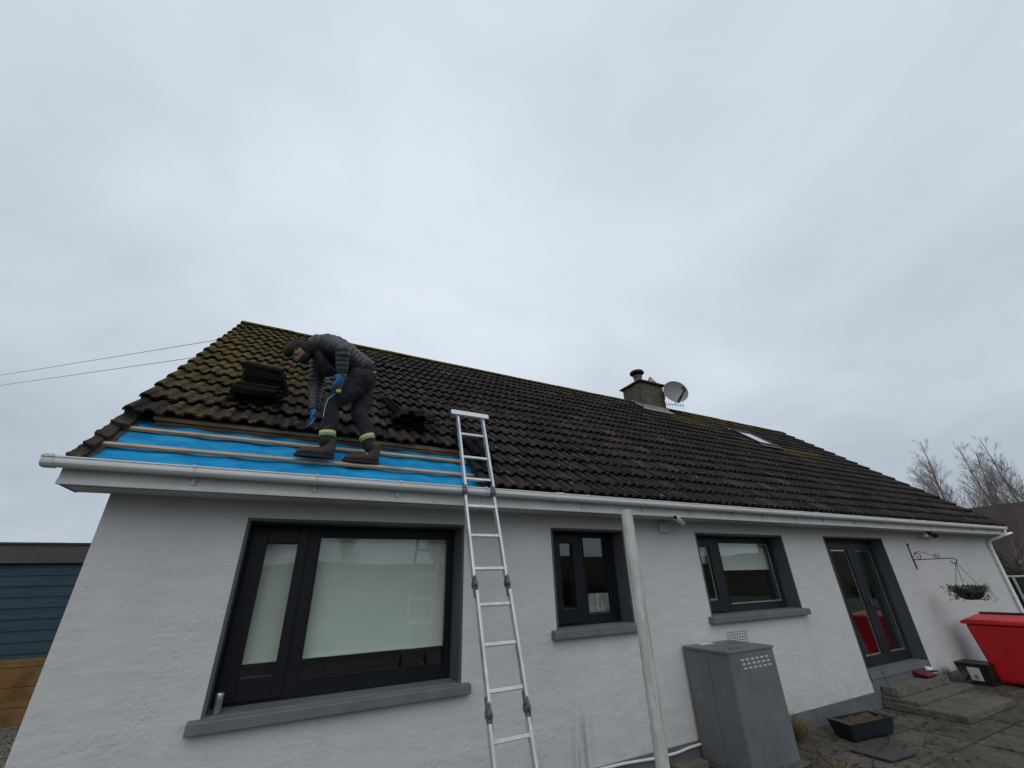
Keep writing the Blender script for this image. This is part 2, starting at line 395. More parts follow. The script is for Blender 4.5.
# paving: individual flags in one mesh
def make_paving():
    bm = bmesh.new(); cl = bm.loops.layers.color.new('tv')
    L = .62; x = -6.0; row = 0
    while x < 19:
        y = -.06 - (row % 2)*0; 
        w = L
        yy = .0
        while yy > -9:
            hgt = L*(1 if row % 3 else 1.0)
            j = lambda: random.uniform(-.007, .007)
            g_ = .013
            x0, x1, y1, y0 = x+g_, x+w-g_, yy-g_, yy-hgt+g_
            dz = random.uniform(-.003, .005); tx, ty = random.uniform(-.003, .003), random.uniform(-.003, .003)
            cs = [(x0+j(), y0+j(), dz-tx-ty), (x1+j(), y0+j(), dz+tx-ty), (x1+j(), y1+j(), dz+tx+ty), (x0+j(), y1+j(), dz-tx+ty)]
            top = [bm.verts.new(c) for c in cs]; bot = [bm.verts.new((c[0], c[1], -.04)) for c in cs]
            tv = random.random()
            fl = [bm.faces.new(top)] + [bm.faces.new((bot[i], bot[(i+1) % 4], top[(i+1) % 4], top[i])) for i in range(4)]
            for f in fl:
                for l in f.loops: l[cl] = (tv, tv, tv, 1)
            yy -= hgt
        x += w; row += 1
    me = bpy.data.meshes.new('paving'); bm.to_mesh(me); bm.free(); me.materials.append(M['paving'])
    o = bpy.data.objects.new('paving', me); col.objects.link(o)
    md = o.modifiers.new('bevel', 'BEVEL'); md.width = .006; md.segments = 2; md.limit_method = 'ANGLE'
    return tag(o, kind='structure')
make_paving()
b = MB(); b.add([(-6.2,-9.2,-.016),(19,-9.2,-.016),(19,-.0,-.016),(-6.2,-.0,-.016)], [(0,1,2,3)])
tag(b.build('paving_bed', M['soil']), kind='structure')
bpy.data.objects['paving_bed'].data.materials[0] = mottled('joint_dirt', (.02,.018,.012), (.05,.045,.022), 8, 1, 1, .01)

# ------------------------------------------------------------------ HOUSE
house = thing('house', 'white-grey rendered bungalow with dark tiled roof partly stripped to blue underlay', 'house', (7, 4, 0))
OP = [  # openings x0,x1,z0,z1
 (-.31, 1.64, 1.037, 2.404), (2.735, 3.80, 1.382, 2.405), (5.13, 7.10, 1.378, 2.402), (8.30, 10.27, .355, 2.412)]
T = .34; ZT = 2.60
b = MB()
xs = XL
for (x0, x1, z0, z1) in OP:
    b.box(xs, x0, 0, T, 0, ZT); b.box(x0, x1, 0, T, 0, z0); b.box(x0, x1, 0, T, z1, ZT); xs = x1
b.box(xs, XR, 0, T, 0, ZT)
b.box(XL, XR, YB-T, YB, 0, ZT)
gz = P0.z + (T/cS)*0
def gable(x0, x1):
    tz = lambda y: P0.z + (y-P0.y)/cS*sS*1.0 - .16
    for (ya, yb) in ((T, YR), (YR, YB-T)):
        za = P0.z + (min(ya, 2*YR-ya)+.3)*math.tan(SL) - .17; zb = P0.z + (min(yb, 2*YR-yb)+.3)*math.tan(SL) - .17
        b.hexa([(x0,ya,0),(x1,ya,0),(x1,yb,0),(x0,yb,0),(x0,ya,za),(x1,ya,za),(x1,yb,zb),(x0,yb,zb)])
gable(XL, XL+T); gable(XR-T, XR)
wall = b.build('wall', M['wall'], house)
bm = bmesh.new(); bm.from_mesh(wall.data); bmesh.ops.remove_doubles(bm, verts=bm.verts, dist=.0005)
# drop internal coincident faces
seen = {}
for f in bm.faces:
    k = tuple(round(c, 3) for c in f.calc_center_median()); seen.setdefault(k, []).append(f)
dele = [f for v in seen.values() if len(v) > 1 for f in v]
bmesh.ops.delete(bm, geom=dele, context='FACES'); bm.to_mesh(wall.data); bm.free()
# plinth band
b = MB()
for (x0, x1) in ((XL-.006, 8.30), (10.27, XR+.006)): b.box(x0, x1, -.012, .004, 0, .205)
b.box(8.30, 10.27, -.010, .10, 0, .352)
b.box(XL-.012, XL+.004, .004, YB, 0, .205); b.box(XR-.004, XR+.012, .004, YB, 0, .205)
b.build('plinth', M['plinth'], house, bevel=.003)
# floor slab & inner rooms
b = MB(); b.box(XL+T, XR-T, T, YB-T, .30, .34); b.box(XL+T, XR-T, 3.6, 3.7, .345, 2.6); b.box(XL+T, XR-T, T+.002, YB-T, 2.605, 2.63)
for x in (2.2, 4.5, 7.7): b.box(x, x+.1, T+.002, 3.598, .345, 2.60)
b.build('interior', M['dark'], house)

def ring_box(b, x0, x1, z0, z1, w, y0, y1, wl=None, wr=None, wt=None, wb=None):
    wl = w if wl is None else wl; wr = w if wr is None else wr; wt = w if wt is None else wt; wb = w if wb is None else wb
    b.box(x0, x0+wl, y0, y1, z0, z1); b.box(x1-wr, x1, y0, y1, z0, z1)
    b.box(x0+wl, x1-wr, y0, y1, z1-wt, z1); b.box(x0+wl, x1-wr, y0, y1, z0, z0+wb)
def reveal(parent, x0, x1, z0, z1, yd, bottom=True, m='reveal'):
    b = MB(); t = .012; p = -.004
    b.box(x0-.012, x0+t, p, yd, z0, z1+.012); b.box(x1-t, x1+.012, p, yd, z0, z1+.012); b.box(x0+t, x1-t, p, yd, z1-t, z1+.012)
    return b.build('reveal', M[m], parent)
def sill(parent, x0, x1, z, yd, over=.085, prj=.075, th=.082):
    b = MB()
    b.hexa([(x0-over,-prj,z-th),(x1+over,-prj,z-th),(x1+over,-.0045,z-th),(x0-over,-.0045,z-th),(x0-over,-prj,z-.006),(x1+over,-prj,z-.006),(x1+over,-.0045,z+.002),(x0-over,-.0045,z+.002)])
    b.box(x0+.0125, x1-.0125, -.0045, yd, z-.03, z+.006)
    o = b.build('window_sill', M['sillp'], parent, bevel=.008); return o
def pane_set(parent, x0, x1, z0, z1, y, spacer=True, sp=None):
    b = MB(); b.box(x0-.01, x1+.01, y+.014, y+.020, z0-.01, z1+.01); b.build('pane', M['glass'], parent)
    if spacer:
        b = MB(); w = .016; ring_box(b, x0, x1, z0, z1, w, y+.022, y+.034); b.build('glazing_spacer', M[sp or 'spacer'], parent)

def window(ox, frame_m, yd, sash, fixed, blind_z=None, blind_m='blind', spm=None, sash_out=.022):
    x0, x1, z0, z1 = ox; t = .0125
    a0, a1, c0, c1 = x0+t, x1-t, z0+.0065, z1-t
    sx0, sx1, sz0, sz1 = sash; fx0, fx1, fz0, fz1 = fixed
    mull = (sx1+fx0)/2 + .01
    b = MB()   # outer frame, with solid members up to the openings
    y0, y1 = yd, yd+.07
    # around the fixed pane
    b.box(fx1, a1, y0, y1, c0, c1); b.box(mull-.035, fx0, y0, y1, c0, c1)
    b.box(fx0, fx1, y0, y1, fz1, c1); b.box(fx0, fx1, y0, y1, c0, fz0)
    # around the sash
    o_ = .03
    b.box(a0, a0+o_, y0, y1, c0, c1); b.box(a0+o_, mull-.035, y0, y1, c1-o_, c1); b.box(a0+o_, mull-.035, y0, y1, c0, c0+o_)
    fr = b.build('window', M[frame_m], house, bevel=.004)
    b = MB(); ring_box(b, a0+o_-.008, mull-.02, c0+o_-.008, c1-o_+.008, 0, y0-sash_out, y0+.045, sx0-(a0+o_-.008), (mull-.02)-sx1, (c1-o_+.008)-sz1, sz0-(c0+o_-.008))
    sa = b.build('opening_sash', M[frame_m], fr, bevel=.005)
    b = MB(); w = .012
    ring_box(b, fx0-.001, fx1+.001, fz0-.001, fz1+.001, w, y0-.006, y0+.012); b.build('glazing_bead', M[frame_m], fr)
    pane_set(fr, sx0, sx1, sz0, sz1, y0-.004, spm is not None, spm); pane_set(fr, fx0+w, fx1-w, fz0+w, fz1-w, y0, spm is not None, spm)
    reveal(fr, x0, x1, z0, z1, yd, m='reveal'); sill(fr, x0, x1, z0, yd)
    return fr
yw = .25
w1 = window(OP[0], 'frame', yw, (-.145, .103, 1.222, 2.228), (.287, 1.567, 1.157, 2.297), spm=None)
b = MB(); b.box(-.22, 1.60, yw+.11, yw+.113, 1.315, 2.38); b.box(-.22, 1.60, yw+.10, yw+.125, 1.302, 1.318)
b.build('roller_blind', M['blind'], w1)
tag(w1, 'wide window with pale roller blind nearly fully down')
w2 = window(OP[1], 'frame', .2, (2.952, 3.134, 1.56, 2.265), (3.30, 3.715, 1.478, 2.343), spm='frame2')
b = MB(); n_ = 60; vs = []
for i in range(n_+1):
    x = 3.26+(3.74-3.26)*i/n_; y = .37+.035*math.sin(i*.62)+.012*math.sin(i*1.7); vs += [(x, y, 1.40), (x, y+.004, 1.70)]
b.add(vs, [(2*i, 2*i+2, 2*i+3, 2*i+1) for i in range(n_)], True); b.build('net_curtain', M['net'], w2)
tag(w2, 'small dark window with white net curtain at the bottom')
w3 = window(OP[2], 'frame2', .2, (5.37, 5.575, 1.545, 2.24), (5.80, 7.03, 1.467, 2.31), spm='spacer')
b = MB(); b.box(5.2, 5.66, .30, .303, 2.035, 2.39); b.box(5.2, 5.66, .295, .312, 2.022, 2.037); b.box(5.72, 7.08, .31, .313, 1.935, 2.39); b.box(5.72, 7.08, .305, .322, 1.922, 1.937)
b.build('roller_blind', M['blind'], w3)
tag(w3, 'grey-framed window with its roller blind half way down')
# patio door
x0, x1, z0, z1 = OP[3]
b = MB(); a0, a1, c0, c1 = x0+.0125, x1-.0125, .44, z1-.0125
b.box(a0, a0+.05, .2, .27, c0, c1); b.box(a1-.03, a1, .2, .27, c0, c1); b.box(a0+.05, a1-.03, .2, .27, c1-.06, c1); b.box(a0+.05, a1-.03, .2, .27, c0, c0+.03)
door = b.build('door', M['frame2'], house, bevel=.004); tag(door, 'dark grey glazed double patio door')
for (lx0, lx1, px0, px1, pz1) in ((8.372, 9.455, 8.765, 9.315, 2.22), (9.462, 10.222, 9.60, 10.165, 2.21)):
    b = MB(); ring_box(b, lx0, lx1, .475, 2.335, 0, .19, .25, px0-lx0, lx1-px1, 2.335-pz1, .59-.475)
    lf = b.build('door_leaf', M['frame2'], door, bevel=.005); pane_set(lf, px0, px1, .59, pz1, .2, True, 'spacer')
b = MB(); b.box(9.43, 9.455, .150, .165, 1.30, 1.42); b.box(9.435, 9.45, .165, .19, 1.33, 1.345); b.box(9.435, 9.45, .165, .19, 1.385, 1.40); b.build('handle', M['aludark'], door)
reveal(door, x0, x1, .355, z1, .2, m='reveal')
b = MB(); b.box(x0+.0125, x1-.0125, -.02, .29, .352, .438); b.build('threshold', M['sillp'], door, bevel=.006)
# dim furniture inside (seen through glass)
b = MB(); 

# fascia, soffit, bargeboards
b = MB()
b.box(VL, VR, -.318, -.300, 2.556, 2.735)
b.box(VL, VR, -.330, -.3185, 2.556, 2.592)
b.box(VL, VR, -.325, -.3185, 2.664, 2.735)
b.build('fascia', M['pvc2'], house, bevel=.004)
b = MB(); b.box(VL, VR, -.2995, .0, 2.560, 2.570)
for k in range(9): pass
b.build('soffit', M['soffit'], house)
b = MB(); b.box(VL+.05, VR-.05, -.29, -.275, 2.5570, 2.5598); b.build('soffit_vent', M['black'], house)
def barge(x0, x1, nm='bargeboard'):
    b = MB()
    for sgn in (0, 1):
        pts = [(-.30, 2.56), (-.30, 2.72), (YR, ZR-.09), (YR, ZR-.09-.20), (.02, 2.56)]
        if sgn: pts = [(2*YR-y, z) for y, z in pts]
        b.prism(pts, x0, x1)
    o = b.build(nm, M['pvc2'], house, recalc=True)
barge(VL, VL+.02); barge(VR-.02, VR)
for (xa, xb) in ((VL+.021, XL), (XR, VR-.021)):
    b = MB(); b.prism([(-.299,2.562),(-.299,2.572),(.0,2.572),(YR,ZR-.24),(2*YR+.0,2.572),(2*YR+.3,2.572),(2*YR+.3,2.562),(2*YR,2.562),(YR,ZR-.25),(.0,2.562)], xa, xb)
    b.build('verge_soffit', M['soffit'], house, recalc=True)

# gutter (half-round channel, real thickness)
GP = [(-.334,2.725),(-.334,2.690),(-.342,2.672),(-.358,2.660),(-.398,2.658),(-.422,2.664),(-.435,2.678),(-.438,2.692),(-.438,2.713),(-.445,2.716),(-.445,2.725)]
def gpoly(grow=0, th=.0035):
    cy_, cz_ = -.39, 2.725
    o = [(cy_+(y-cy_)*(1+grow/.055), cz_+(z-cz_)*(1+grow/.067)) for y, z in GP]
    i_ = [(cy_+(y-cy_)*(1-th/.055), cz_+(z-cz_)*(1-th/.067)) for y, z in o]
    return o, i_
def gutter_mb(x0, x1):
    b = MB(); o, i_ = gpoly(); poly = o+i_[::-1]; b.prism(poly, x0, x1); 
    for x in (x0, x1): b.add([(x, y, z) for y, z in o], [tuple(range(len(o)))])
    return b
gut = gutter_mb(-1.545, 15.50).build('gutter', M['pvc'], house, recalc=True); gut['label'] = 'white half-round plastic gutter'
def collar(x, w=.024, g=.006, lip=.006):
    b = MB(); o, i_ = gpoly(g); _, q = gpoly(0, .001); q = q
    o = [(o[0][0]+.001, o[0][1]+lip)]+o+[(o[-1][0]-.001, o[-1][1]+lip)]; q = [(q[0][0]-.004, q[0][1]+lip)]+q+[(q[-1][0]+.008, q[-1][1]+lip)]
    b.prism(o+q[::-1], x-w/2, x+w/2); return b
proto = None
for x in (-.72, .14, .85, 1.71, 2.98, 3.9, 4.75, 5.6, 6.28, 7.1, 7.85, 8.8, 9.7, 10.7, 11.7, 12.7, 13.7, 14.7):
    c_ = collar(x); c_.box(x-.012, x+.012, -.336, -.326, 2.60, 2.73); c_.build('gutter_bracket', M['pvc2'], gut, recalc=True)
for x in (2.60, 7.5, 11.2): collar(x, .09, .004).build('gutter_joint', M['pvc'], gut, recalc=True)
c_ = collar(-1.535, .05, .006); o_, _ = gpoly(.006); c_.prism(o_, -1.572, -1.561)
c_.build('gutter_end_cap', M['pvc2'], gut, recalc=True)
b = MB(); b.tube([(15.40,-.392,2.67),(15.40,-.392,2.60),(15.33,-.30,2.52),(15.29,-.10,2.45),(15.29,-.05,2.36)], .034, 12)
b.tube([(15.29,-.05,2.40),(15.29,-.05,.12),(15.29,-.14,.05)], .034, 12)
b.tube([(15.30,-.25,2.50),(15.8,-.25,2.56),(16.35,-.25,2.62)], [.034,.03,.028], 10)
for z in (2.3, 1.2, .4): b.tube([(15.29,-.05,z),(15.29,-.05,z+.05)], .042, 12)
b.build('downpipe', M['pvc'], house)

# ------------------------------------------------------------------ ROOF
WP = .145; TW = .29
def prof(x):
    """cross section of a bold double-roll tile, period WP"""
    p = (x/WP) % 1.0
    c = .5+.5*math.cos(2*math.pi*(p-.30)); q = min(1, max(0, (c-.20)/.6)); e = max(0, math.cos(2*math.pi*(p-.80)))**8; return .028*q*q*(3-2*q)+.005*c+.005*e
NC = 24
def tile_geo(length, thick=.028, slope=.046):
    """tile-local verts: x across 0..TW, s 0..length, n ; returns verts, faces"""
    vs = []; fs = []
    cols = [TW*i/NC for i in range(NC+1)]
    ss = [0.0, .012, length*.5, length]
    for s in ss:
        for x in cols:
            n = prof(x) - slope*s/length + (-.005 if s == 0 else 0)
            vs.append((x, s, n))
    W = NC+1
    for j in range(len(ss)-1):
        for i in range(NC): fs.append((j*W+i, j*W+i+1, (j+1)*W+i+1, (j+1)*W+i))
    # nose underside + bottom
    b0 = len(vs)
    for x in cols: vs.append((x, 0.002, prof(x)*1.15-thick))
    for i in range(NC): fs.append((b0+i, b0+i+1, i+1, i))
    b1 = len(vs)
    for x in cols: vs.append((x, length, prof(x)-thick-slope))
    for i in range(NC): fs.append((b1+i, b1+i+1, b0+i+1, b0+i))
    # sides
    for c in (0, NC):
        ids = [b0+c] + [j*W+c for j in range(len(ss))] + [b1+c]
        fs.append(tuple(ids) if c == 0 else tuple(reversed(ids)))
    return vs, fs
sk = (11.12, 11.90, 3.42, 4.40)           # skylight x0,x1,s0,s1
ch = (8.36, 9.27, 3.55, 4.28)             # chimney x0,x1,y0,y1
courses = [-.12, .17, .47] + [.776+.3345*k for k in range(15)]
def hole(cx, cs):
    if sk[0]-.02 < cx < sk[1]+.02 and sk[2]-.25 < cs+.17 < sk[3]+.05: return True
    return False
def make_roof():
    bm = bmesh.new(); cl = bm.loops.layers.color.new('tv')
    for ci, s0 in enumerate(courses):
        s1 = courses[ci+1] if ci+1 < len(courses) else SR-.02
        ln = min(s1-s0+.05, SR-s0+.02); vs, fs = tile_geo(ln)
        x = VL; stag = 0
        cshift = random.uniform(-.006, .006); swell = random.uniform(-.004, .006)
        while x < VR-.05:
            w = min(TW, VR-x)
            cx = x+TW/2
            skip = (ci < 3 and cx < 1.80) or hole(cx, s0)
            if not skip:
                left = cx < 1.5
                js = random.gauss(0, .006 if not left else .012)+cshift; jn = abs(random.gauss(0, .003 if not left else .006)) + (.006 if random.random() < .03 else 0)
                rot = random.gauss(0, .006 if not left else .02)
                tv = min(1, max(0, random.gauss(.42, .26) + (.12 if left else 0)))
                if random.random() < .04: tv = min(1, tv+.35)
                mv = [bm.verts.new(RF(x + min(vx, w) + (-rot)*vs_, s0+js+vs_+rot*vx, .055+n_+jn+swell+.010*noise.noise(Vector((x*.5, s0*1.2, 0))))) for vx, vs_, n_ in vs]
                g_ = .35+.65*random.random() if not left else .7+.3*random.random()
                for f in fs:
                    try: F = bm.faces.new([mv[i] for i in f])
                    except ValueError: continue
                    F.smooth = len(f) == 4 and max(f) < 4*(NC+1)
                    for l in F.loops: l[cl] = (tv, g_, 0, 1)
            x += TW
    # back slope, simple waves
    for k in range(16):
        s0 = k*.35; vsb = []
        nx = int((VR-VL)/.075)
        for s, dn in ((s0, .05), (s0, .075), (s0+.36, .05)):
            for i in range(nx+1):
                x = VL+(VR-VL)*i/nx; p = RF(x, min(s, SR), dn+(.0 if s == s0 and dn < .06 else prof(x)))
                vsb.append(bm.verts.new((p.x, 2*YR-p.y, p.z)))
        for j in range(2):
            for i in range(nx):
                F = bm.faces.new((vsb[j*(nx+1)+i+1], vsb[j*(nx+1)+i], vsb[(j+1)*(nx+1)+i], vsb[(j+1)*(nx+1)+i+1]))
                for l in F.loops: l[cl] = (.4, .5, 0, 1)
    me = bpy.data.meshes.new('roof'); bm.to_mesh(me); bm.free(); me.materials.append(M['tile'])
    o = bpy.data.objects.new('roof', me); col.objects.link(o); o.parent = house; o.matrix_parent_inverse = parent_world(house).inverted()
    return o
roof = make_roof(); roof['label'] = 'dark brown concrete tile roof, mossy at its left end and along the ridge'
# ridge caps
b = MB(); x = VL-.01; k = 0
while x < VR-.05:
    ln = min(.45, VR-x); dz = random.uniform(-.004, .006); pts = []
    n = 8; r = .125
    for xx, rr in ((x+.004, r*1.0), (x+ln-.004, r*1.0)):
        for i in range(n+1):
            a = R(20)+R(140)*i/n; pts.append((xx, YR+rr*math.cos(a)*1.05, ZR+.012+dz+rr*(math.sin(a)-.55)))
    b.add(pts, [(i, i+1, n+1+i+1, n+1+i) for i in range(n)], True)
    b.add(pts[:n+1]+[(x+.004, YR, ZR-.06)], [tuple(range(n+2))]); b.add(pts[n+1:]+[(x+ln-.004, YR, ZR-.06)], [tuple(range(n+1, -1, -1))])
    x += ln
rc = b.build('ridge_caps', M['tile'], roof)
ca = rc.data.color_attributes.new('tv', 'FLOAT_COLOR', 'CORNER')
for d in ca.data: d.color = (.5, 1, 0, 1)
# decking + underlay + battens (stripped bay)
b = MB(); NX, NS = 150, 60; x0, x1, s0, s1 = VL+.03, 2.6, -.085, 1.35; vs = []
for j in range(NS+1):
    for i in range(NX+1):
        x = x0+(x1-x0)*i/NX; s = s0+(s1-s0)*j/NS
        raf = abs(((x+.35)/.42) % 1-.5)*2      # sag between rafters
        kick = max(0, .13-s)/.2; n = -.085+(.007 if s > .44 else 0)+.055*min(1, kick)-.014*math.sin(raf*math.pi/2)**2*(1-min(1, kick*1.5)) + .012*noise.noise(Vector((x*2.2, s*9, 2))) + .009*noise.noise(Vector((x*7, s*20, 5)))
        vs.append(RF(x, s, n))
b.add(vs, [(j*(NX+1)+i, j*(NX+1)+i+1, (j+1)*(NX+1)+i+1, (j+1)*(NX+1)+i) for j in range(NS) for i in range(NX)], True)
b.build('underlay', M['under'], roof)
b = MB()
b.hexa([RF(VL+.02,-.02,-.14), RF(VR-.02,-.02,-.14), RF(VR-.02,SR,-.14), RF(VL+.02,SR,-.14), RF(VL+.02,-.02,-.125), RF(VR-.02,-.02,-.125), RF(VR-.02,SR,-.125), RF(VL+.02,SR,-.125)])
vb = [RF(VL+.02,0,-.1), RF(VR-.02,0,-.1), RF(VR-.02,SR,-.1), RF(VL+.02,SR,-.1)]
b.add([(v.x, 2*YR-v.y, v.z) for v in vb], [(0,1,2,3)])
b.build('roof_deck', M['oldwood'], roof)
def batten(s, xa, xb, n0=-.066, h=.023, w=.042, m='batten'):
    b = MB(); K = 14
    for i in range(K):
        pa, pb = xa+(xb-xa)*i/K, xa+(xb-xa)*(i+1)/K
        f = lambda x: (s+.008*noise.noise(Vector((x*.9, s*7, 0))), n0+.005*noise.noise(Vector((x*.8, s*5, 4))))
        (sa, na), (sb, nb) = f(pa), f(pb)
        b.hexa([RF(pa,sa,na), RF(pb,sb,nb), RF(pb,sb+w,nb), RF(pa,sa+w,na), RF(pa,sa,na+h), RF(pb,sb,nb+h), RF(pb,sb+w,nb+h), RF(pa,sa+w,na+h)])
    return b.build('batten', M[m], roof, recalc=True)
batten(.262, -1.46, 1.86); batten(.59, -1.44, 1.86); batten(.82, -1.28, 1.76, -.045, .034, .045); batten(.785, -1.26, 1.72, -.086, .028, .05, 'oldwood')
# verge strip: undercloak and broken tile pieces
b = MB()
b.hexa([RF(VL+.01,-.02,-.10), RF(VL+.09,-.02,-.10), RF(VL+.16,.86,-.10), RF(VL+.01,.86,-.10), RF(VL+.01,-.02,-.055), RF(VL+.07,-.02,-.068), RF(VL+.13,.86,-.068), RF(VL+.01,.86,-.055)])
b.build('undercloak', M['lead'], roof)
b = MB()
for (sa, sb, xo, wd, lift) in ((-.07, .17, .0, .08, .0), (.13, .36, .01, .07, .006), (.31, .60, .0, .09, .0), (.56, .88, .0, .12, .0)):
    K = 7; vs = []
    for j in range(K+1):
        for i in range(K+1):
            u_, v_ = i/K, j/K; s_ = sa+(sb-sa)*v_; x = VL+xo+wd*(1-.25*v_)*u_+.012*noise.noise(Vector((s_*14, u_*3, 1)))
            n_ = .020-.030*v_+lift-.028*u_+.020*noise.noise(Vector((x*16, s_*13, 4)))
            vs.append(RF(x, s_+.012*noise.noise(Vector((x*20, s_*9, 8))), n_))
    W_ = K+1; low = [v-Nn*.035-(Vector((.0,0,0))) for v in vs]; m0 = len(vs)
    fs = [(j*W_+i, j*W_+i+1, (j+1)*W_+i+1, (j+1)*W_+i) for j in range(K) for i in range(K)]
    ring_ = [i for i in range(W_)]+[j*W_+K for j in range(1, W_)]+[K*W_+i for i in range(K-1, -1, -1)]+[j*W_ for j in range(K-1, 0, -1)]
    fs += [(ring_[(q+1) % len(ring_)], ring_[q], ring_[q]+m0, ring_[(q+1) % len(ring_)]+m0) for q in range(len(ring_))]
    b.add(vs+low, fs, False)
vt = b.build('verge_tile', M['tile'], roof, recalc=True)
ca = vt.data.color_attributes.new('tv', 'FLOAT_COLOR', 'CORNER')
for d in ca.data: d.color = (1.0, .6, 0, 1)
b = MB()
for ci in range(3, len(courses)):
    sa = courses[ci]+.02; sb = (courses[ci+1] if ci+1 < len(courses) else SR)+.01
    b.hexa([RF(VL+.004,sa,-.09), RF(VL+.10,sa,-.09), RF(VL+.10,sb,-.09), RF(VL+.004,sb,-.09), RF(VL+.004,sa,.052), RF(VL+.10,sa,.052), RF(VL+.10,sb,.010), RF(VL+.004,sb,.010)])
b.build('verge_mortar', M['lead'], roof)
# whitish mortar crumbs along the cut tile column and on courses
b = MB()
def lump(b, c, r, seed):
    bmx = bmesh.new(); bmesh.ops.create_icosphere(bmx, subdivisions=1, radius=r)
    vs = [Vector(v.co) for v in bmx.verts]; fs = [tuple(x.index for x in f.verts) for f in bmx.faces]; bmx.free()
    out = [Vector(c)+v*(1+.5*noise.noise(v*40/r*.02+Vector((seed, seed*.7, 0)))) for v in vs]
    out = [Vector(c)+(v-Vector(c))-Nn*((v-Vector(c)).dot(Nn))*.45 for v in out]; b.add(out, fs, True)
for k in range(90):
    ci = random.choice([0,1,2,2,3,3,4,5,6]); s = courses[ci]+random.uniform(-.01, .06); x = random.choice([random.uniform(1.85, 2.35), random.uniform(2, 7)])
    lump(b, RF(x, s, .066+prof(x-VL)), random.uniform(.007, .018), k)
b.build('mortar_crumbs', M['mortar'], roof)['kind'] = 'stuff'
# moss clumps, left gable end / ridge
b = MB()
for k in range(2300):
    if k < 1650:
        x = VL+abs(random.gauss(0, 1.0))*1.35+.03; s = random.uniform(.80, SR-.05)
        if x > 2.6: continue
    elif k < 2000:
        x = random.uniform(VL, 14); s = SR-abs(random.gauss(0, .12))-.12
    else: x = random.gauss(9.6, .5); s = 4.55+random.gauss(0, .25)
    if noise.noise(Vector((x*1.6, s*1.6, 9))) < -.05 and k < 1650: continue
    # sit on the course: steps
    c0 = max([c for c in courses if c <= s]); fr_ = (s-c0)/.335
    if random.random() < .5: s = c0+random.uniform(0, .05); fr_ = (s-c0)/.335
    lump(b, RF(x, s, .058+prof(x-VL)-.052*fr_*.75), random.uniform(.010, .028), k)
mo = b.build('moss', M['moss'], roof); mo['kind'] = 'stuff'

# skylight
b = MB(); x0, x1, s0, s1 = sk
def rbox(b, x0, x1, s0, s1, n0, n1): b.hexa([RF(x0,s0,n0), RF(x1,s0,n0), RF(x1,s1,n0), RF(x0,s1,n0), RF(x0,s0,n1), RF(x1,s0,n1), RF(x1,s1,n1), RF(x0,s1,n1)])
rbox(b, x0, x0+.06, s0, s1, -.05, .10); rbox(b, x1-.06, x1, s0, s1, -.05, .10); rbox(b, x0+.06, x1-.06, s0, s0+.07, -.05, .10); rbox(b, x0+.06, x1-.06, s1-.07, s1, -.05, .115)
skl = b.build('skylight', M['frame2'], roof, bevel=.004)
b = MB(); rbox(b, x0+.06, x1-.06, s0+.07, s1-.07, .078, .085); gm = mat('skylight_glass', (.30,.33,.36), .04, 0, 1.0); b.build('pane', gm, skl)
b = MB(); rbox(b, x0-.05, x1+.08, s1+.01, s1+.09, .05, .082); b.build('flashing', M['flash'], skl)
b = MB(); rbox(b, x0-.06, x1+.06, s0-.17, s0-.01, .056, .078); b.build('apron', M['lead'], skl)
# chimney
x0, x1, y0, y1 = ch
b = MB(); b.box(x0, x1, y0, y1, 5.6, 7.02); chm = b.build('chimney', M['chim'], roof, bevel=.012)
b = MB(); b.box(x0-.06, x1+.06, y0-.07, y1+.07, 7.022, 7.075); b.build('chimney_cap', M['slab'], chm, bevel=.012)
b = MB(); zf = lambda y: P0.z+(min(y, 2*YR-y)+.3)*math.tan(SL)+.07
for (xa, xb) in ((x0-.05, x0-.004), (x1+.004, x1+.05)):
    b.hexa([(xa,y0-.05,zf(y0-.05)-.2),(xb,y0-.05,zf(y0-.05)-.2),(xb,YR,zf(YR)-.2),(xa,YR,zf(YR)-.2),(xa,y0-.05,zf(y0-.05)+.10),(xb,y0-.05,zf(y0-.05)+.10),(xb,YR,zf(YR)+.06),(xa,YR,zf(YR)+.06)])
b.box(x0-.0035, x1+.0035, y0-.055, y0-.004, zf(y0)-.2, zf(y0)+.09)
b.hexa([RF(x0-.06,4.93,.06), RF(x1+.08,4.93,.06), RF(x1+.08,5.05,.05), RF(x0-.06,5.05,.05), RF(x0-.06,4.93,.085), RF(x1+.08,4.93,.085), RF(x1+.08,5.05,.10), RF(x0-.06,5.05,.10)])
b.build('chimney_flashing', M['flash'], chm, bevel=.01)
b = MB(); b.lathe([(0,.0),(.145,.0),(.15,.03),(.12,.05),(.115,.22),(.135,.24),(.135,.27),(0,.27)], (8.60, 3.82, 7.08), 20); pot = b.build('chimney_pot', M['clay'], chm)
b = MB(); b.lathe([(.10,.26),(.10,.37)], (8.60,3.82,7.08), 12); b.lathe([(0,.35),(.20,.35),(.215,.375),(.19,.43),(.06,.46),(0,.46)], (8.60,3.82,7.08), 20); b.build('cowl', M['cowl'], pot)
b = MB(); b.lathe([(0,0),(.16,0),(.15,.08),(.10,.10),(0,.10)], (9.00,3.70,7.075), 16); p2 = b.build('chimney_pot', M['clay'], chm)
b = MB(); c0 = Vector((9.00,3.70,7.16))
for k in range(10):
    a = 2*math.pi*k/10; b.tube([c0+Vector((.11*math.cos(a), .11*math.sin(a), 0)), c0+Vector((.06*math.cos(a), .06*math.sin(a), .13)), c0+Vector((0,0,.22))], .011, 5)
for r_, z in ((.10,.03),(.075,.10)): b.tube([c0+Vector((r_*math.cos(2*math.pi*k/16), r_*math.sin(2*math.pi*k/16), z)) for k in range(17)], .005, 5)
b.build('bird_guard', M['rail'], p2)

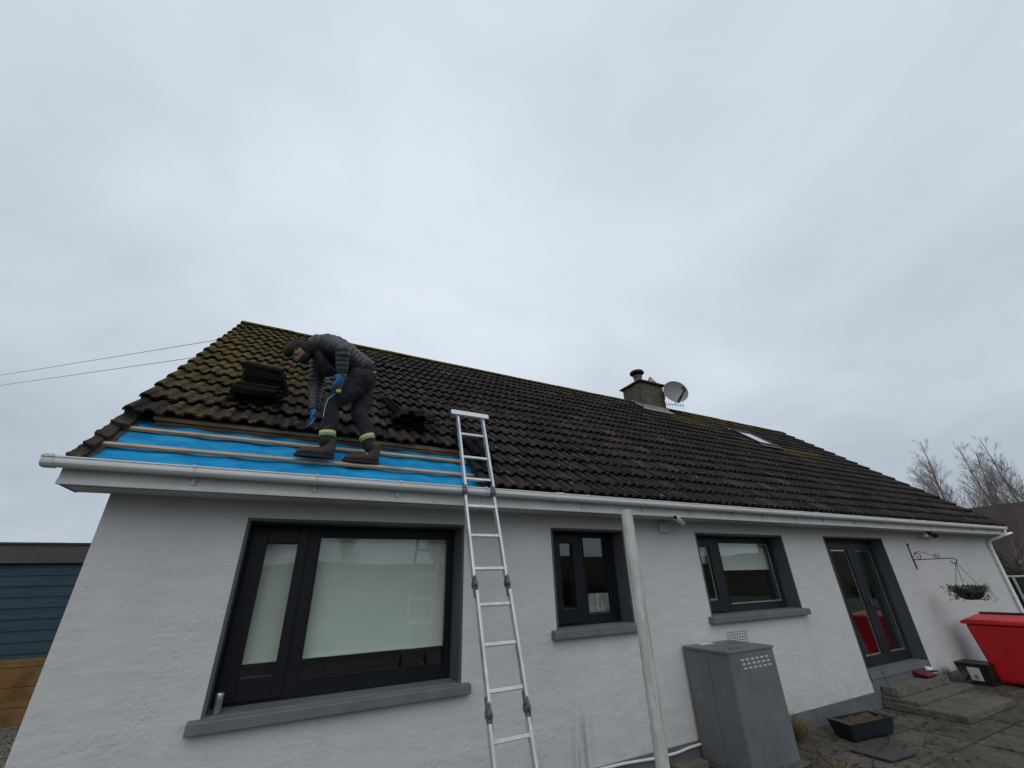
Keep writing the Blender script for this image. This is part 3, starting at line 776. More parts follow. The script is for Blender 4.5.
# ------------------------------------------------------------------ things fixed to / standing at the house
def basis(f, up=(0,0,1)):
    f = Vector(f).normalized(); r = f.cross(Vector(up)).normalized(); u = r.cross(f)
    m = Matrix((r, u, f)).transposed().to_4x4(); return m   # columns: right, up, forward(z)
D = thing('satellite_dish', 'grey satellite dish bolted to the right side of the chimney', 'satellite dish', (9.30, 3.55, 6.75))
dc = Vector((9.45, 3.28, 6.76)); Mb = basis((-.45, -.88, .12))
b = MB(); rr = .355; pr = []
for k in range(9): r = rr*k/8; pr.append((r, .10*(r/rr)**2-.06))
pr2 = pr + [(rr+.006, .045), (rr, .032)] + [(r, z-.008) for r, z in reversed(pr[:-1])]
b.lathe(pr2, dc, 36, Mb.to_3x3()); b.build('dish_reflector', M['dish'], D)
f = Vector((-.45,-.88,.12)).normalized(); rgt = f.cross(Vector((0,0,1))).normalized(); upv = rgt.cross(f)
b = MB(); bot = dc - upv*rr + f*.03; lnb = dc + f*.38 - upv*.16 - rgt*.10
b.tube([bot, lnb], .024, 8); b.tube([dc-upv*.3-f*.03, bot+Vector((0,0,-.02))], .02, 8); b.tube([dc+rgt*.12-upv*.42, lnb], .008, 6)
b.build('feed_arm', M['black'], D)
b = MB(); b.tube([lnb-upv*.02, lnb+upv*.10-f*.03], .042, 10); b.tube([lnb+upv*.09-f*.03, lnb+upv*.12-f*.06], .05, 12); b.build('receiver_head', M['black'], D)
b = MB(); b.box(-.06, .06, -.10, .10, -.03, .0, Matrix.Translation(dc-f*.07) @ Mb); b.tube([dc-f*.08, dc-f*.2, (9.28, 3.52, 6.72)], .024, 8); b.box(9.252, 9.272, 3.53, 3.68, 6.60, 6.85); b.build('wall_mount', M['aludark'], D)
A = thing('television_aerial', 'small comb-like television aerial sticking out below the satellite dish', 'aerial', (9.3, 4.1, 6.5))
b = MB(); a0 = Vector((9.255, 4.1, 6.72)); a1 = Vector((10.75, 4.1, 6.86)); b.tube([a0, a1], .011, 6); boom = b.build('boom', M['aludark'], A)
for k in range(8):
    t_ = .38+.085*k; p = a0.lerp(a1, min(t_, 1)); b = MB(); b.tube([p+Vector((0,0,-.12-.01*(k % 2))), p+Vector((0,0,.12))], .006, 5); b.build('element', M['aludark'], A)

# wall lights / cameras
L = thing('security_light', 'small pale square sensor box on the wall above the grey pipe post', 'sensor', (4.52, 0, 2.47))
b = MB(); b.box(4.44, 4.60, -.05, -.004, 2.40, 2.53); b.build('body', M['pvc2'], L, bevel=.012); b = MB(); b.box(4.47, 4.57, -.062, -.05, 2.42, 2.51); b.build('sensor_window', M['soffit'], L, bevel=.008)
L = thing('security_camera', 'white bullet camera under the soffit, left of the half-blinded window', 'camera', (4.6, -.2, 2.56))
b = MB(); b.tube([(4.40,-.36,2.545),(4.44,-.335,2.545),(4.70,-.20,2.505),(4.72,-.19,2.50)], [.026,.033,.033,.02], 14); b.build('body', M['pvc'], L)
b = MB(); b.tube([(4.62,-.24,2.52),(4.66,-.22,2.559)], .014, 8); b.tube([(4.66,-.22,2.551),(4.66,-.22,2.559)], .035, 14); b.build('bracket', M['pvc2'], L)
b = MB(); b.tube([(4.392,-.364,2.546),(4.402,-.359,2.5455)], .024, 12); b.build('lens', M['black'], L)
L = thing('floodlight', 'twin floodlight under the soffit above the hanging basket bracket', 'floodlight', (12.0, -.15, 2.55))
b = MB(); b.tube([(12.0,-.15,2.559),(12.0,-.15,2.50)], .05, 12); b.tube([(12.0,-.15,2.51),(12.16,-.16,2.45)], .02, 8); b.tube([(12.0,-.15,2.51),(11.86,-.16,2.47)], .02, 8); b.build('bracket', M['black'], L)
for x, mm in ((11.74, 'lamp'), (12.2, 'black')):
    b = MB(); b.lathe([(0,0),(.045,.0),(.05,.03),(.03,.08),(0,.08)], (x,-.17,2.45), 14); b.build('lamp_head', M[mm], L)

# pole
P = thing('clothes_post', 'tall off-white painted round post standing in front of the small window', 'post', (2.55, -1.5, 0))
b = MB(); pts = [(2.55, -1.5, 0.0), (2.553,-1.5,.8), (2.556,-1.5,1.6), (2.553,-1.5,2.385)]; b.tube(pts, .047, 28, caps=True); b.build('shaft', M['pole'], P)
b = MB(); b.lathe([(.0,.0),(.16,.0),(.15,.04),(.05,.05)], (2.55,-1.5,0.0), 18); b.build('base_collar', M['step'], P)

# ladder
lad = thing('ladder', 'folding aluminium ladder leaning on the gutter with its top over the roof', 'ladder', (1.6, -1.37, 0))
kl = .337
def LP(x, z, d=0): # d = offset towards camera, perpendicular
    nn = Vector((0, -1, kl)).normalized(); return Vector((x, -1.374+kl*z, z)) + nn*d
lx = [(1.40, 1.75)]
def railx(side, z): 
    a0, a1 = ((1.468, 1.468), (1.775, 1.775))[side]; return a0
hz = [1.03, 1.85, 2.665]
segs = [(0.0, hz[0]), (hz[0], hz[1]), (hz[1], hz[2]), (hz[2], 3.60)]
xrt = (1.468, 1.772)
def obox(b, p0, p1, hx, hd):
    """bar from p0 to p1 with half width hx in x and half depth hd along the ladder normal"""
    nn = Vector((0, -1, kl)).normalized(); ex = Vector((hx, 0, 0)); ed = nn*hd
    b.hexa([p0-ex-ed, p0+ex-ed, p0+ex+ed, p0-ex+ed, p1-ex-ed, p1+ex-ed, p1+ex+ed, p1-ex+ed])
for x in xrt:
    for i, (za, zb) in enumerate(segs):
        b = MB(); ga = .05 if i else .02; gb = .05 if i < 3 else 0
        off = .006*(1 if i % 2 else -1)*(1)
        obox(b, LP(x+off, za+ga), LP(x+off, zb-gb), .0115, .028)
        b.build('stile', M['alu'], lad, bevel=.004, recalc=True)
    for z in hz:
        b = MB(); sg = -1 if x < 1.6 else 1
        for (dz, r_) in ((0, .036),):
            c = LP(x, z); 
            pA = c+Vector((-.017,0,0)); pB = c+Vector((.017,0,0)); b.tube([pA, pB], r_, 16)
            b.tube([c+Vector((-.024,0,0)), c+Vector((.024,0,0))], .014, 10)
        obox(b, LP(x, z-.095), LP(x, z+.095), .0145, .017)
        nn = Vector((0,-1,kl)).normalized()
        b.tube([LP(x, z-.05, .03), LP(x, z-.02, .05), LP(x, z+.03, .045), LP(x, z+.06, .025)], .006, 6)
        h = b.build('hinge', M['aludark'], lad)
for z in (3.326, 3.045, 2.80, 2.52, 2.246, 1.967, 1.695, 1.426, 1.149, .885, .61, .33):
    b = MB(); nn = Vector((0,-1,kl)).normalized()
    p0, p1 = LP(xrt[0]+.010, z), LP(xrt[1]-.010, z); t_ = Vector((0, kl, 1)).normalized()
    hh, hd = .013, .014
    b.hexa([p0-t_*hh-nn*hd, p1-t_*hh-nn*hd, p1-t_*hh+nn*hd, p0-t_*hh+nn*hd, p0+t_*hh-nn*hd, p1+t_*hh-nn*hd, p1+t_*hh+nn*hd, p0+t_*hh+nn*hd])
    b.build('rung', M['alu'], lad, bevel=.004, recalc=True)
b = MB(); t_ = Vector((0, kl, 1)).normalized(); p0, p1 = LP(1.385, 3.575, .03), LP(1.838, 3.575, .03)
b.hexa([p0-t_*.03-nn*.0, p1-t_*.03-nn*.0, p1-t_*.03+nn*.022, p0-t_*.03+nn*.022, p0+t_*.028-nn*.0, p1+t_*.028-nn*.0, p1+t_*.028+nn*.022, p0+t_*.028+nn*.022]); b.build('stabiliser_bar', M['pvc'], lad, bevel=.003, recalc=True)
for x in (1.375, 1.848):
    b = MB(); c = LP(x, 3.57, .02); b.box(c.x-.012, c.x+.012, c.y-.02, c.y+.06, c.z-.045, c.z+.03); b.build('rubber_end', M['black'], lad, bevel=.005)
for x in xrt:
    b = MB(); c = LP(x, .02); b.box(c.x-.02, c.x+.02, c.y-.04, c.y+.04, 0.004, .05); b.build('rubber_foot', M['black'], lad, bevel=.006)

# loose tiles on the roof
def loose_tile_mesh():
    vs, fs = tile_geo(.40, .020, .0); b = MB(); b.add([(x-TW/2, s-.2, n) for x, s, n in vs], fs, True)
    me = bpy.data.meshes.new('roof_tile'); me.from_pydata(b.v, [], b.f)
    ca = me.color_attributes.new('tv', 'FLOAT_COLOR', 'CORNER')
    for d in ca.data: d.color = (.0, .05, 0, 1)
    me.materials.append(mottled('damp_tile', (.004,.0035,.004), (.012,.010,.0095), 14, .9, .8, .006, spec=.08)); me.update(); return me
tm = loose_tile_mesh()
Rf = Matrix(((1,0,0),(0,cS,-sS),(0,sS,cS))).to_4x4()
ordn = ['bottom', 'second', 'third', 'fourth', 'fifth', 'sixth', 'seventh', 'eighth', 'ninth', 'tenth']
def put_tile(x, s, n, rx, ry, rz, label, grp):
    o = bpy.data.objects.new('roof_tile', tm); col.objects.link(o)
    o.matrix_world = Matrix.Translation(RF(x, s, n)) @ Rf @ Matrix.Rotation(rz, 4, 'Z') @ Matrix.Rotation(rx, 4, 'X') @ Matrix.Rotation(ry, 4, 'Y')
    tag(o, label, 'roof tile', grp); return o
GT = 'loose tiles stacked on the roof'
for k in range(9):
    lab = 'black tile in the upper stack on the mossy roof, ' + ('topmost' if k == 8 else 'lowest' if k == 0 else ordn[k]+' from the bottom')
    put_tile(-.50-.012*k+random.uniform(-.02,.02), 1.76+.010*k+random.uniform(-.02,.02), .10+.027*k, R(2+random.uniform(-2,2)), R(2+1.2*k), R(90+random.uniform(-7,7)), lab, GT)
for k in range(6):
    lab = 'tile in the lower left stack beneath the upper one, ' + ('topmost, with a pale mossy edge' if k == 5 else 'lowest' if k == 0 else ordn[k]+' from the bottom')
    put_tile(-.56+random.uniform(-.045,.045), 1.36-.008*k+random.uniform(-.03,.03), .10+.027*k, R(-2), R(1), R(90+random.uniform(-9,9)), lab, GT)
for k in range(7):
    lab = 'slipped tile in the right heap near the ladder top, ' + ('topmost' if k == 6 else 'lowest' if k == 0 else ordn[k]+' from the bottom')
    put_tile(1.04+.035*k+random.uniform(-.03,.03), 1.36-.022*k+random.uniform(-.03,.03), .10+.026*k-(.004*k), R(-2-1.6*k), R(3), R(-8-3*k+random.uniform(-8,8)), lab, GT)
put_tile(.96, 1.52, .16, R(25), R(10), R(55), 'tile tipped on edge at the left of the right heap', GT)
put_tile(1.86, .62, .115, R(1), R(9), R(3), 'loose tile lying against the cut edge right of the blue underlay', GT)
put_tile(1.80, 1.0, .12, R(-3), R(-6), R(-2), 'loose tile above the cut edge behind the ladder', GT)

# boiler
B = thing('boiler', 'grey outdoor boiler cabinet with louvred front standing against the wall', 'boiler', (4.96, -.33, .06))
bx0, bx1, by0, by1, bz0, bz1 = 4.475, 5.26, -.635, -.035, .04, 1.108
b = MB(); b.box(bx0, bx1, by0, by1, bz0, bz1-.03); b.build('casing', M['boiler'], B, bevel=.008)
b = MB(); b.box(bx0-.012, bx1+.012, by0-.014, by1+.004, bz1-.0295, bz1); b.build('lid', M['boiler'], B, bevel=.006)
b = MB(); b.box(bx0+.012, bx1-.008, by0-.010, by0-.0005, bz0+.03, bz1-.035); fp = b.build('front_panel', M['boiler'], B, bevel=.004)
b = MB(); b.box(bx0-.006, bx0-.0005, by0+.02, -.37, bz0+.03, bz1-.06); b.box(bx0-.006, bx0-.0005, -.36, by1-.02, bz0+.03, bz1-.06); b.build('side_panel', M['boiler'], B, bevel=.002)
for r_ in range(3):
    for c_ in range(6):
        b = MB(); x = bx0+.19+c_*.084+.012*r_; z = 1.005-r_*.040
        b.hexa([(x,by0-.012,z-.006),(x+.046,by0-.012,z-.006),(x+.046,by0-.0105,z-.006),(x,by0-.0105,z-.006),(x,by0-.020,z+.010),(x+.046,by0-.020,z+.010),(x+.046,by0-.0105,z+.014),(x,by0-.0105,z+.014)])
        b.build('louvre', M['louvre'], fp)
b = MB()
for x in (bx0+.18, bx0+.30): b.tube([(x,by0+.08,bz1-.01),(x,by0+.08,bz1+.004)], .018, 10)
b.build('lid_screw', M['black'], B)
b = MB(); gx0, gx1, gy0, gy1, gz0, gz1 = 4.98, 5.26, -.30, -.10, 1.11, 1.22
gx0 -= .02; gx1 += .05
for k in range(9):
    x = gx0+(gx1-gx0)*k/8; b.tube([(x,gy0,gz0),(x-.02,gy0-.03,gz1+.01)], .003, 4)
for q in range(5):
    t_ = q/4; b.tube([(gx0-.02*t_,gy0-.03*t_,gz0+(gz1+.01-gz0)*t_),(gx1-.02*t_,gy0-.03*t_,gz0+(gz1+.01-gz0)*t_)], .003, 4)
b.build('flue_guard', M['wire'], B)
b = MB(); b.box(4.66, 4.86, -.16, -.10, 1.109, 1.118); b.build('lid_offcut', M['paper'], B)
# base blocks, pipes
s_ = MB(); s_.box(4.47, 5.38, -.66, -.013, 0.008, .039); tag(s_.build('paving_slab', M['step'], bevel=.01), 'concrete slab under the grey boiler cabinet', 'slab')
s_ = MB(); s_.box(3.98, 4.38, -.20, -.013, .01, .10); tag(s_.build('concrete_block', M['step'], bevel=.01), 'low concrete kerb block between the post and the boiler', 'block')
s_ = MB()
for k in range(5): s_.box(3.55+.005*k, 3.80-.004*k, -.42+.01*k, -.28, .01+k*.0, .012+.001*k)
s_.box(3.55, 3.79, -.40, -.29, .008, .075); s_.box(3.58, 3.80, -.39, -.28, .076, .14); s_ = s_.build('brick', mottled('red_brick', (.20,.06,.03), (.32,.11,.06), 15, .9, .6), bevel=.006); tag(s_, 'two stacked red bricks at the foot of the wall behind the post', 'bricks')
b = MB(); pts = [(2.6,-.03,.20),(3.0,-.03,.198),(3.4,-.03,.19),(3.8,-.035,.165),(4.1,-.035,.16),(4.3,-.035,.175),(4.48,-.04,.18)]
b.tube(pts, .013, 10); tag(b.build('pipe', M['whitepipe']), 'thin white pipe running along the plinth to the boiler', 'pipe')

# trough planter
def tray(name, label, cat, rim, bot, z1, z0, m, inner=None, depth=.03, group=None):
    pass
Tt = thing('planter', 'dark blue rectangular planter trough filled with rusty soil', 'planter', (6.85,-.5,0))
rim = [Vector(p) for p in ((6.44,-.57,.185),(7.24,-.67,.185),(7.32,-.36,.185),(6.52,-.26,.185))]
bt = [Vector(p) for p in ((6.48,-.545,.014),(7.20,-.635,.014),(7.27,-.38,.014),(6.56,-.29,.014))]
cen = sum(rim, Vector())/4; ins = [cen+(v-cen)*.88+Vector((0,0,0)) for v in rim]; ins2 = [cen+(v-cen)*.86-Vector((0,0,.04)) for v in rim]
b = MB(); b.add(rim+bt, [(4,5,1,0),(5,6,2,1),(6,7,3,2),(7,4,0,3),(7,6,5,4)]); b.add(rim+ins, [(0,1,5,4),(1,2,6,5),(2,3,7,6),(3,0,4,7)]); b.add(ins+ins2, [(0,1,5,4),(1,2,6,5),(2,3,7,6),(3,0,4,7)])
b.build('trough', M['bluepl'], Tt, recalc=True, bevel=.006)
b = MB(); NN = 16; vs = []
for j in range(NN+1):
    for i in range(NN+1):
        u_, v_ = i/NN, j/NN; p = (ins2[0]*(1-u_)+ins2[1]*u_)*(1-v_)+(ins2[3]*(1-u_)+ins2[2]*u_)*v_
        p = p+Vector((0,0,.018+.03*noise.noise(Vector((p.x*14, p.y*14, 0))))); vs.append(p)
b.add(vs, [(j*(NN+1)+i, j*(NN+1)+i+1, (j+1)*(NN+1)+i+1, (j+1)*(NN+1)+i) for j in range(NN) for i in range(NN)], True); b.build('soil', M['soil'], Tt)
def tuft(b, c, n, h, spread, r=.003, lean=.5):
    c = Vector(c)
    for k in range(n):
        a = random.uniform(0, 2*math.pi); d = random.uniform(0, spread); hh = h*random.uniform(.5, 1.1)
        p0 = c+Vector((d*math.cos(a)*.5, d*math.sin(a)*.5, 0)); p1 = p0+Vector((d*math.cos(a)*lean, d*math.sin(a)*lean, hh*.6)); p2 = p0+Vector((d*math.cos(a)*(lean+.6), d*math.sin(a)*(lean+.6), hh))
        b.tube([p0, p1, p2], [r, r*.8, r*.3], 4, caps=False)
b = MB(); tuft(b, (7.0,-.50,.16), 16, .07, .06); tuft(b, (6.8,-.46,.16), 10, .05, .08); b.build('dead_plants', M['dry'], Tt)
b = MB(); tuft(b, (6.02,-.10,0), 320, .25, .20, .004); o = b.build('dry_weed', M['dry']); tag(o, 'brown tuft of dry weeds at the wall right of the boiler', 'weed')
b = MB(); tuft(b, (5.55,-.86,0), 40, .09, .16, .003); o = b.build('dry_weed', M['dry']); tag(o, 'low dry weed in the paving joint in front of the boiler', 'weed')
# slate on paving
b = MB(); v0, v1, v2, v3 = (6.12,-.66), (6.14,-1.06), (6.62,-1.10), (6.58,-.70)
b.hexa([(*v0,.016),(*v1,.016),(*v2,.016),(*v3,.016),(*v0,.034),(*v1,.034),(*v2,.034),(*v3,.034)]); tag(b.build('slate', M['slate'], recalc=True, bevel=.003), 'dark flat slab lying on the paving in front of the blue planter', 'slab')

# steps
S = thing('doorstep', 'three low stacked concrete slab steps below the patio door', 'steps', (9.2,-.5,0))
def stepblk(x0, x1, y0, y1, z0, z1, m, j=.012):
    b = MB(); n = 10; vs = []
    b.box(x0, x1, y0, y1, z0, z1); o = b.build('step', M[m], S, bevel=.012)
    o.modifiers['bevel'].width = .010; 
    sb = o.modifiers.new('sub', 'SUBSURF'); sb.subdivision_type = 'SIMPLE'; sb.levels = sb.render_levels = 5
    tx = bpy.data.textures.get('rough') or bpy.data.textures.new('rough', 'CLOUDS'); tx.noise_scale = .07
    d = o.modifiers.new('disp', 'DISPLACE'); d.texture = tx; d.strength = j*2; d.mid_level = .5; d.texture_coords = 'GLOBAL'
    return o
stepblk(8.38, 9.98, -.975, -.02, .006, .092, 'step', .006); stepblk(8.42, 10.32, -.46, -.02, .0945, .15, 'step', .006); stepblk(8.46, 10.16, -.235, -.02, .1525, .268, 'stone', .010)
for k in range(4): pass
# things on the step
b = MB(); 
Dp = thing('dustpan', 'dark red dustpan lying on the top step by the door', 'dustpan', (9.75,-.12,.275))
b.hexa([(9.55,-.21,.276),(9.85,-.21,.276),(9.82,-.02,.276),(9.58,-.02,.276),(9.52,-.23,.306),(9.88,-.23,.306),(9.83,-.0,.346),(9.57,-.0,.346)]); b.build('pan', M['reddark'], Dp, recalc=True, bevel=.006)
b = MB(); b.tube([(9.86,-.10,.32),(9.95,-.12,.325),(10.08,-.15,.31)], .014, 8); b.build('handle', M['blackpl'], Dp)
b = MB(); b.lathe([(0,0),(.045,0),(.055,.09),(.05,.09),(.04,.01),(0,.01)], (10.02,-.06,.275), 16); tag(b.build('cup', M['pvc']), 'white cup standing beside the red dustpan on the step', 'cup')
b = MB(); b.tube([(8.75,.02,.446),(8.62,-.05,.43),(8.50,-.12,.28),(8.40,-.16,.16),(8.30,-.22,.06),(8.1,-.30,.018),(7.6,-.44,.018),(7.1,-.62,.02),(6.7,-.80,.030),(6.35,-.86,.045),(6.05,-.92,.018),(5.7,-1.1,.018)], .004, 6); tag(b.build('cable', M['cable']), 'thin grey cable trailing from the patio door over the paving', 'cable')
# heather by door
b = MB(); tuft(b, (10.46,-.12,0), 240, .33, .20, .0035, .7); o = b.build('heather', M['heath']); tag(o, 'grey twiggy shrub growing at the wall right of the patio door', 'shrub')
# scattered debris/leaves on paving
b = MB()
for k in range(750):
    x = random.uniform(4.5, 14); y = -abs(random.gauss(0, 1.3))-.02
    if 8.3 < x < 10.2 and y > -1: continue
    s_ = random.uniform(.008, .03); a = random.uniform(0, 6.28); z = .010+random.uniform(0, .01)
    p = [(x+s_*math.cos(a+t)*random.uniform(.6, 1.2), y+s_*math.sin(a+t)*random.uniform(.6, 1.2), z+random.uniform(0, .012)) for t in (0, 1.5, 3.1, 4.6)]
    b.add(p+[(q[0], q[1], q[2]-.004) for q in p], [(0,1,2,3),(7,6,5,4),(0,4,5,1),(1,5,6,2),(2,6,7,3),(3,7,4,0)])
o = b.build('leaf_litter', mottled('dead_leaves', (.03,.02,.012), (.09,.06,.03), 9, .9)); tag(o, 'dead leaves and grit scattered on the paving', 'leaf litter', kind='stuff')

# hanging basket bracket and basket
K = thing('wall_bracket', 'black scrolled iron bracket on the wall right of the patio door', 'bracket', (11.22,0,2.08))
b = MB(); b.box(11.205, 11.235, -.014, -.0005, 1.86, 2.32); b.tube([(11.22,-.012,2.30),(11.22,-.03,2.33)], .014, 8); b.build('back_plate', M['iron'], K)
b = MB(); arm = [(11.22,-.01,2.03),(11.22,-.55,2.03)] + [(11.22,-.60-.045*math.sin(t*math.pi/8*1.0), 2.03-.045+.045*math.cos(t*math.pi/8)) for t in range(1, 13)]
b.tube(arm, .008, 7); b.build('arm', M['iron'], K)
b = MB()
def spiral(cy, cz, r, turns, a0, sg): return [(11.22, cy+sg*r*(1-.75*t/30)*math.cos(a0+turns*2*math.pi*t/30), cz+r*(1-.75*t/30)*math.sin(a0+turns*2*math.pi*t/30)) for t in range(31)]
s1_ = spiral(-.09, 2.10, .065, 1.3, math.pi*1.5, -1)
b.tube(s1_, .006, 6); b.tube([(11.22,-.05,2.15),(11.22,-.14,2.175),(11.22,-.24,2.14),(11.22,-.33,2.09),(11.22,-.38,2.045)], .006, 6); b.tube(spiral(-.385, 2.085, .045, 1.2, math.pi*1.6, -1), .006, 6)
b.build('scroll', M['iron'], K)
bc = Vector((11.22,-.62,1.50))
H = thing('hanging_basket', 'hanging basket of straggly dark plants on three chains', 'hanging basket', bc)
b = MB(); b.lathe([(0,-.17),(.09,-.165),(.16,-.12),(.20,-.05),(.21,.0),(.195,.0),(0,-.02)], bc, 24); b.build('basket', M['blackpl'], H)
hook = Vector((11.22,-.62,1.955))
for k in range(3):
    a = 2*math.pi*k/3+.5; b = MB(); b.tube([hook, bc+Vector((.2*math.cos(a), .2*math.sin(a), 0))], .004, 5); b.build('chain', M['iron'], H)
b = MB()
for k in range(900):
    a = random.uniform(0, 2*math.pi); r = .24*math.sqrt(random.random()); z = random.uniform(-.05, .07)
    if random.random() < .3: r = random.uniform(.16, .26); z = random.uniform(-.17, .06)
    if random.random() < .05: r = random.uniform(.25, .36); z = random.uniform(-.22, .16)
    p = bc+Vector((r*math.cos(a), r*math.sin(a), z)); d = Vector((random.gauss(0,1), random.gauss(0,1), random.gauss(0,1))).normalized(); e = d.orthogonal().normalized(); s_ = random.uniform(.012, .026)
    b.add([p-d*s_, p+e*s_*.5, p+d*s_, p-e*s_*.5], [(0,1,2,3)])
for k in range(60):
    a = random.uniform(0, 2*math.pi); d = Vector((math.cos(a), math.sin(a), 0)); L_ = random.uniform(.02, .09)
    b.tube([bc+d*.15, bc+d*(.22+L_*.5)+Vector((0,0,.05)), bc+d*(.24+L_)+Vector((0,0,random.uniform(-.2, .12)))], .0025, 4)
b.build('plants', M['leaf'], H)

# wheelie bin
W = thing('wheelie_bin', 'big bright red wheeled bin standing by the right end of the wall', 'bin', (11.75,-.7,0))
xb0, xb1, yb0, yb1 = 11.36, 12.02, -1.16, -.30
b = MB(); tp = [(xb0,yb0),(xb1,yb0),(xb1,yb1),(xb0,yb1)]; bo = [(xb0+.10,yb0+.14),(xb1-.08,yb0+.14),(xb1-.08,yb1-.10),(xb0+.10,yb1-.10)]
b.hexa([(*p,.03) for p in bo]+[(*p,.95) for p in tp]); b.build('body', M['red'], W, bevel=.07).modifiers[0].segments = 5
b = MB(); ring_box  # rim
for (x0_, x1_, y0_, y1_) in ((xb0-.03, xb1+.03, yb0-.03, yb0+.02), (xb0-.03, xb1+.03, yb1-.02, yb1+.03), (xb0-.03, xb0+.02, yb0+.02, yb1-.02), (xb1-.02, xb1+.03, yb0+.02, yb1-.02)): b.box(x0_, x1_, y0_, y1_, .935, .985)
b.build('rim', M['red'], W, bevel=.008)
b = MB(); b.hexa([(xb0-.01,yb0-.01,.987),(xb1,yb0-.01,.987),(xb1,yb1+.01,.987),(xb0-.01,yb1+.01,.987),(xb0+.01,yb0+.02,1.005),(xb1-.01,yb0+.02,1.06),(xb1-.01,yb1-.02,1.06),(xb0+.01,yb1-.02,1.005)]); lid = b.build('lid', M['red'], W, bevel=.012)
b = MB(); b.tube([(xb1+.03,yb1-.06,1.075),(xb1+.03,yb0+.06,1.075)], .02, 10); b.build('handle', M['blackpl'], W)
for y in (yb1-.16, yb0+.20):
    b = MB(); b.tube([(xb1-.01,y-.025,.10),(xb1-.01,y+.025,.10)], .098, 20); b.build('wheel', M['blackpl'], W)
# black box with label
X_ = thing('storage_box', 'small black box with a white label beside the red bin', 'box', (11.36,-.25,0))
b = MB(); b.hexa([(11.23,-.40,.004),(11.52,-.40,.004),(11.52,-.06,.004),(11.23,-.06,.004),(11.17,-.44,.31),(11.56,-.44,.31),(11.56,-.02,.31),(11.17,-.02,.31)]); b.build('body', M['blackpl'], X_, bevel=.008)
b = MB(); b.box(11.15, 11.58, -.46, -.0, .311, .335); b.build('lid', M['blackpl'], X_, bevel=.006)
lb = MB(); lx_ = lambda z: 11.23-.06*(z-.004)/.306
lb.hexa([(lx_(.07)-.004,-.30,.07),(lx_(.07)-.002,-.30,.07),(lx_(.07)-.002,-.14,.07),(lx_(.07)-.004,-.14,.07),(lx_(.27)-.004,-.31,.27),(lx_(.27)-.002,-.31,.27),(lx_(.27)-.002,-.14,.27),(lx_(.27)-.004,-.14,.27)]); lb.build('label_sheet', M['paper'], X_)
for (ya, yb, z0_, z1_) in ((-.25,-.19,.10,.115), (-.24,-.20,.125,.15)):
    lb = MB(); lb.hexa([(lx_(z0_)-.006,ya,z0_),(lx_(z0_)-.0045,ya,z0_),(lx_(z0_)-.0045,yb,z0_),(lx_(z0_)-.006,yb,z0_),(lx_(z1_)-.006,ya,z1_),(lx_(z1_)-.0045,ya,z1_),(lx_(z1_)-.0045,yb,z1_),(lx_(z1_)-.006,yb,z1_)]); lb.build('label_mark', M['ink'], X_)
# silver canister on big sill
b = MB(); b.lathe([(0,0),(.027,0),(.028,.004),(.028,.12),(.026,.128),(.021,.128),(.021,.120),(0,.120)], (-.235,.05,1.0445), 18); tag(b.build('metal_canister', m_metal('steel_can', (.35,.36,.38), (.55,.56,.58), .25, .9)), 'small shiny steel canister on the left end of the widest windowsill', 'canister')

# ------------------------------------------------------------------ shed, sleepers
SH = thing('shed', 'flat-roofed garden shed clad in dark blue boards behind the house corner', 'shed', (-6, 8.5, 0))
sx0, sx1, sy = -10.0, -2.5, 7.0
b = MB(); z = .80; k = 0
while z < 2.34:
    h = .175; b.hexa([(sx0,sy-.022,z),(sx1,sy-.022,z),(sx1,sy,z),(sx0,sy,z),(sx0,sy-.006,z+h-.004),(sx1,sy-.006,z+h-.004),(sx1,sy,z+h-.004),(sx0,sy,z+h-.004)]); z += h
b.box(sx0, sx1, sy+.001, 10.0, .3, 2.42)
b.build('cladding', M['bluewood'], SH)
b = MB(); b.box(sx0-.1, sx1+.1, sy-.10, sy-.07, 2.40, 2.735); b.box(sx0-.1, sx1+.1, sy-.07, 10.1, 2.60, 2.735); b.box(sx1+.07, sx1+.1, sy-.069, 10.1, 2.40, 2.598); b.build('roof', M['shedfelt'], SH, bevel=.006)
b = MB(); b.box(sx0-.1, sx1+.1, sy-.13, sy-.101, 2.715, 2.75); b.build('roof_trim', M['blackpl'], SH)
SW = thing('sleeper_wall', 'orange-brown timber sleeper wall below the blue shed', 'retaining wall', (-6,6.9,0))
for i, (za, zb) in enumerate(((-.04,.235),(.24,.515),(.52,.795),(.80,.905))):
    xx = sx0-2
    while xx < -2.2:
        w = 2.4 if i % 2 else 3.1; b = MB(); b.box(xx+.004, min(xx+w, -2.2)-.004, 6.72+.01*random.random(), 6.96, za, zb); b.build('sleeper', M['sleeper'], SW, bevel=.008); xx += w

# ------------------------------------------------------------------ wires, poles
def wire(p, q, sag, r, name, label):
    p, q = Vector(p), Vector(q); b = MB(); pts = []
    for i in range(25):
        t = i/24; v = p.lerp(q, t); v.z -= sag*4*t*(1-t); pts.append(v)
    b.tube(pts, r*.75, 5); return tag(b.build(name, M['wirem']), label, 'wire')
Cc = Vector((0,-4.3,1.86))
def dirp(x, y, z, t): return Cc+Vector((x, y, z))*t
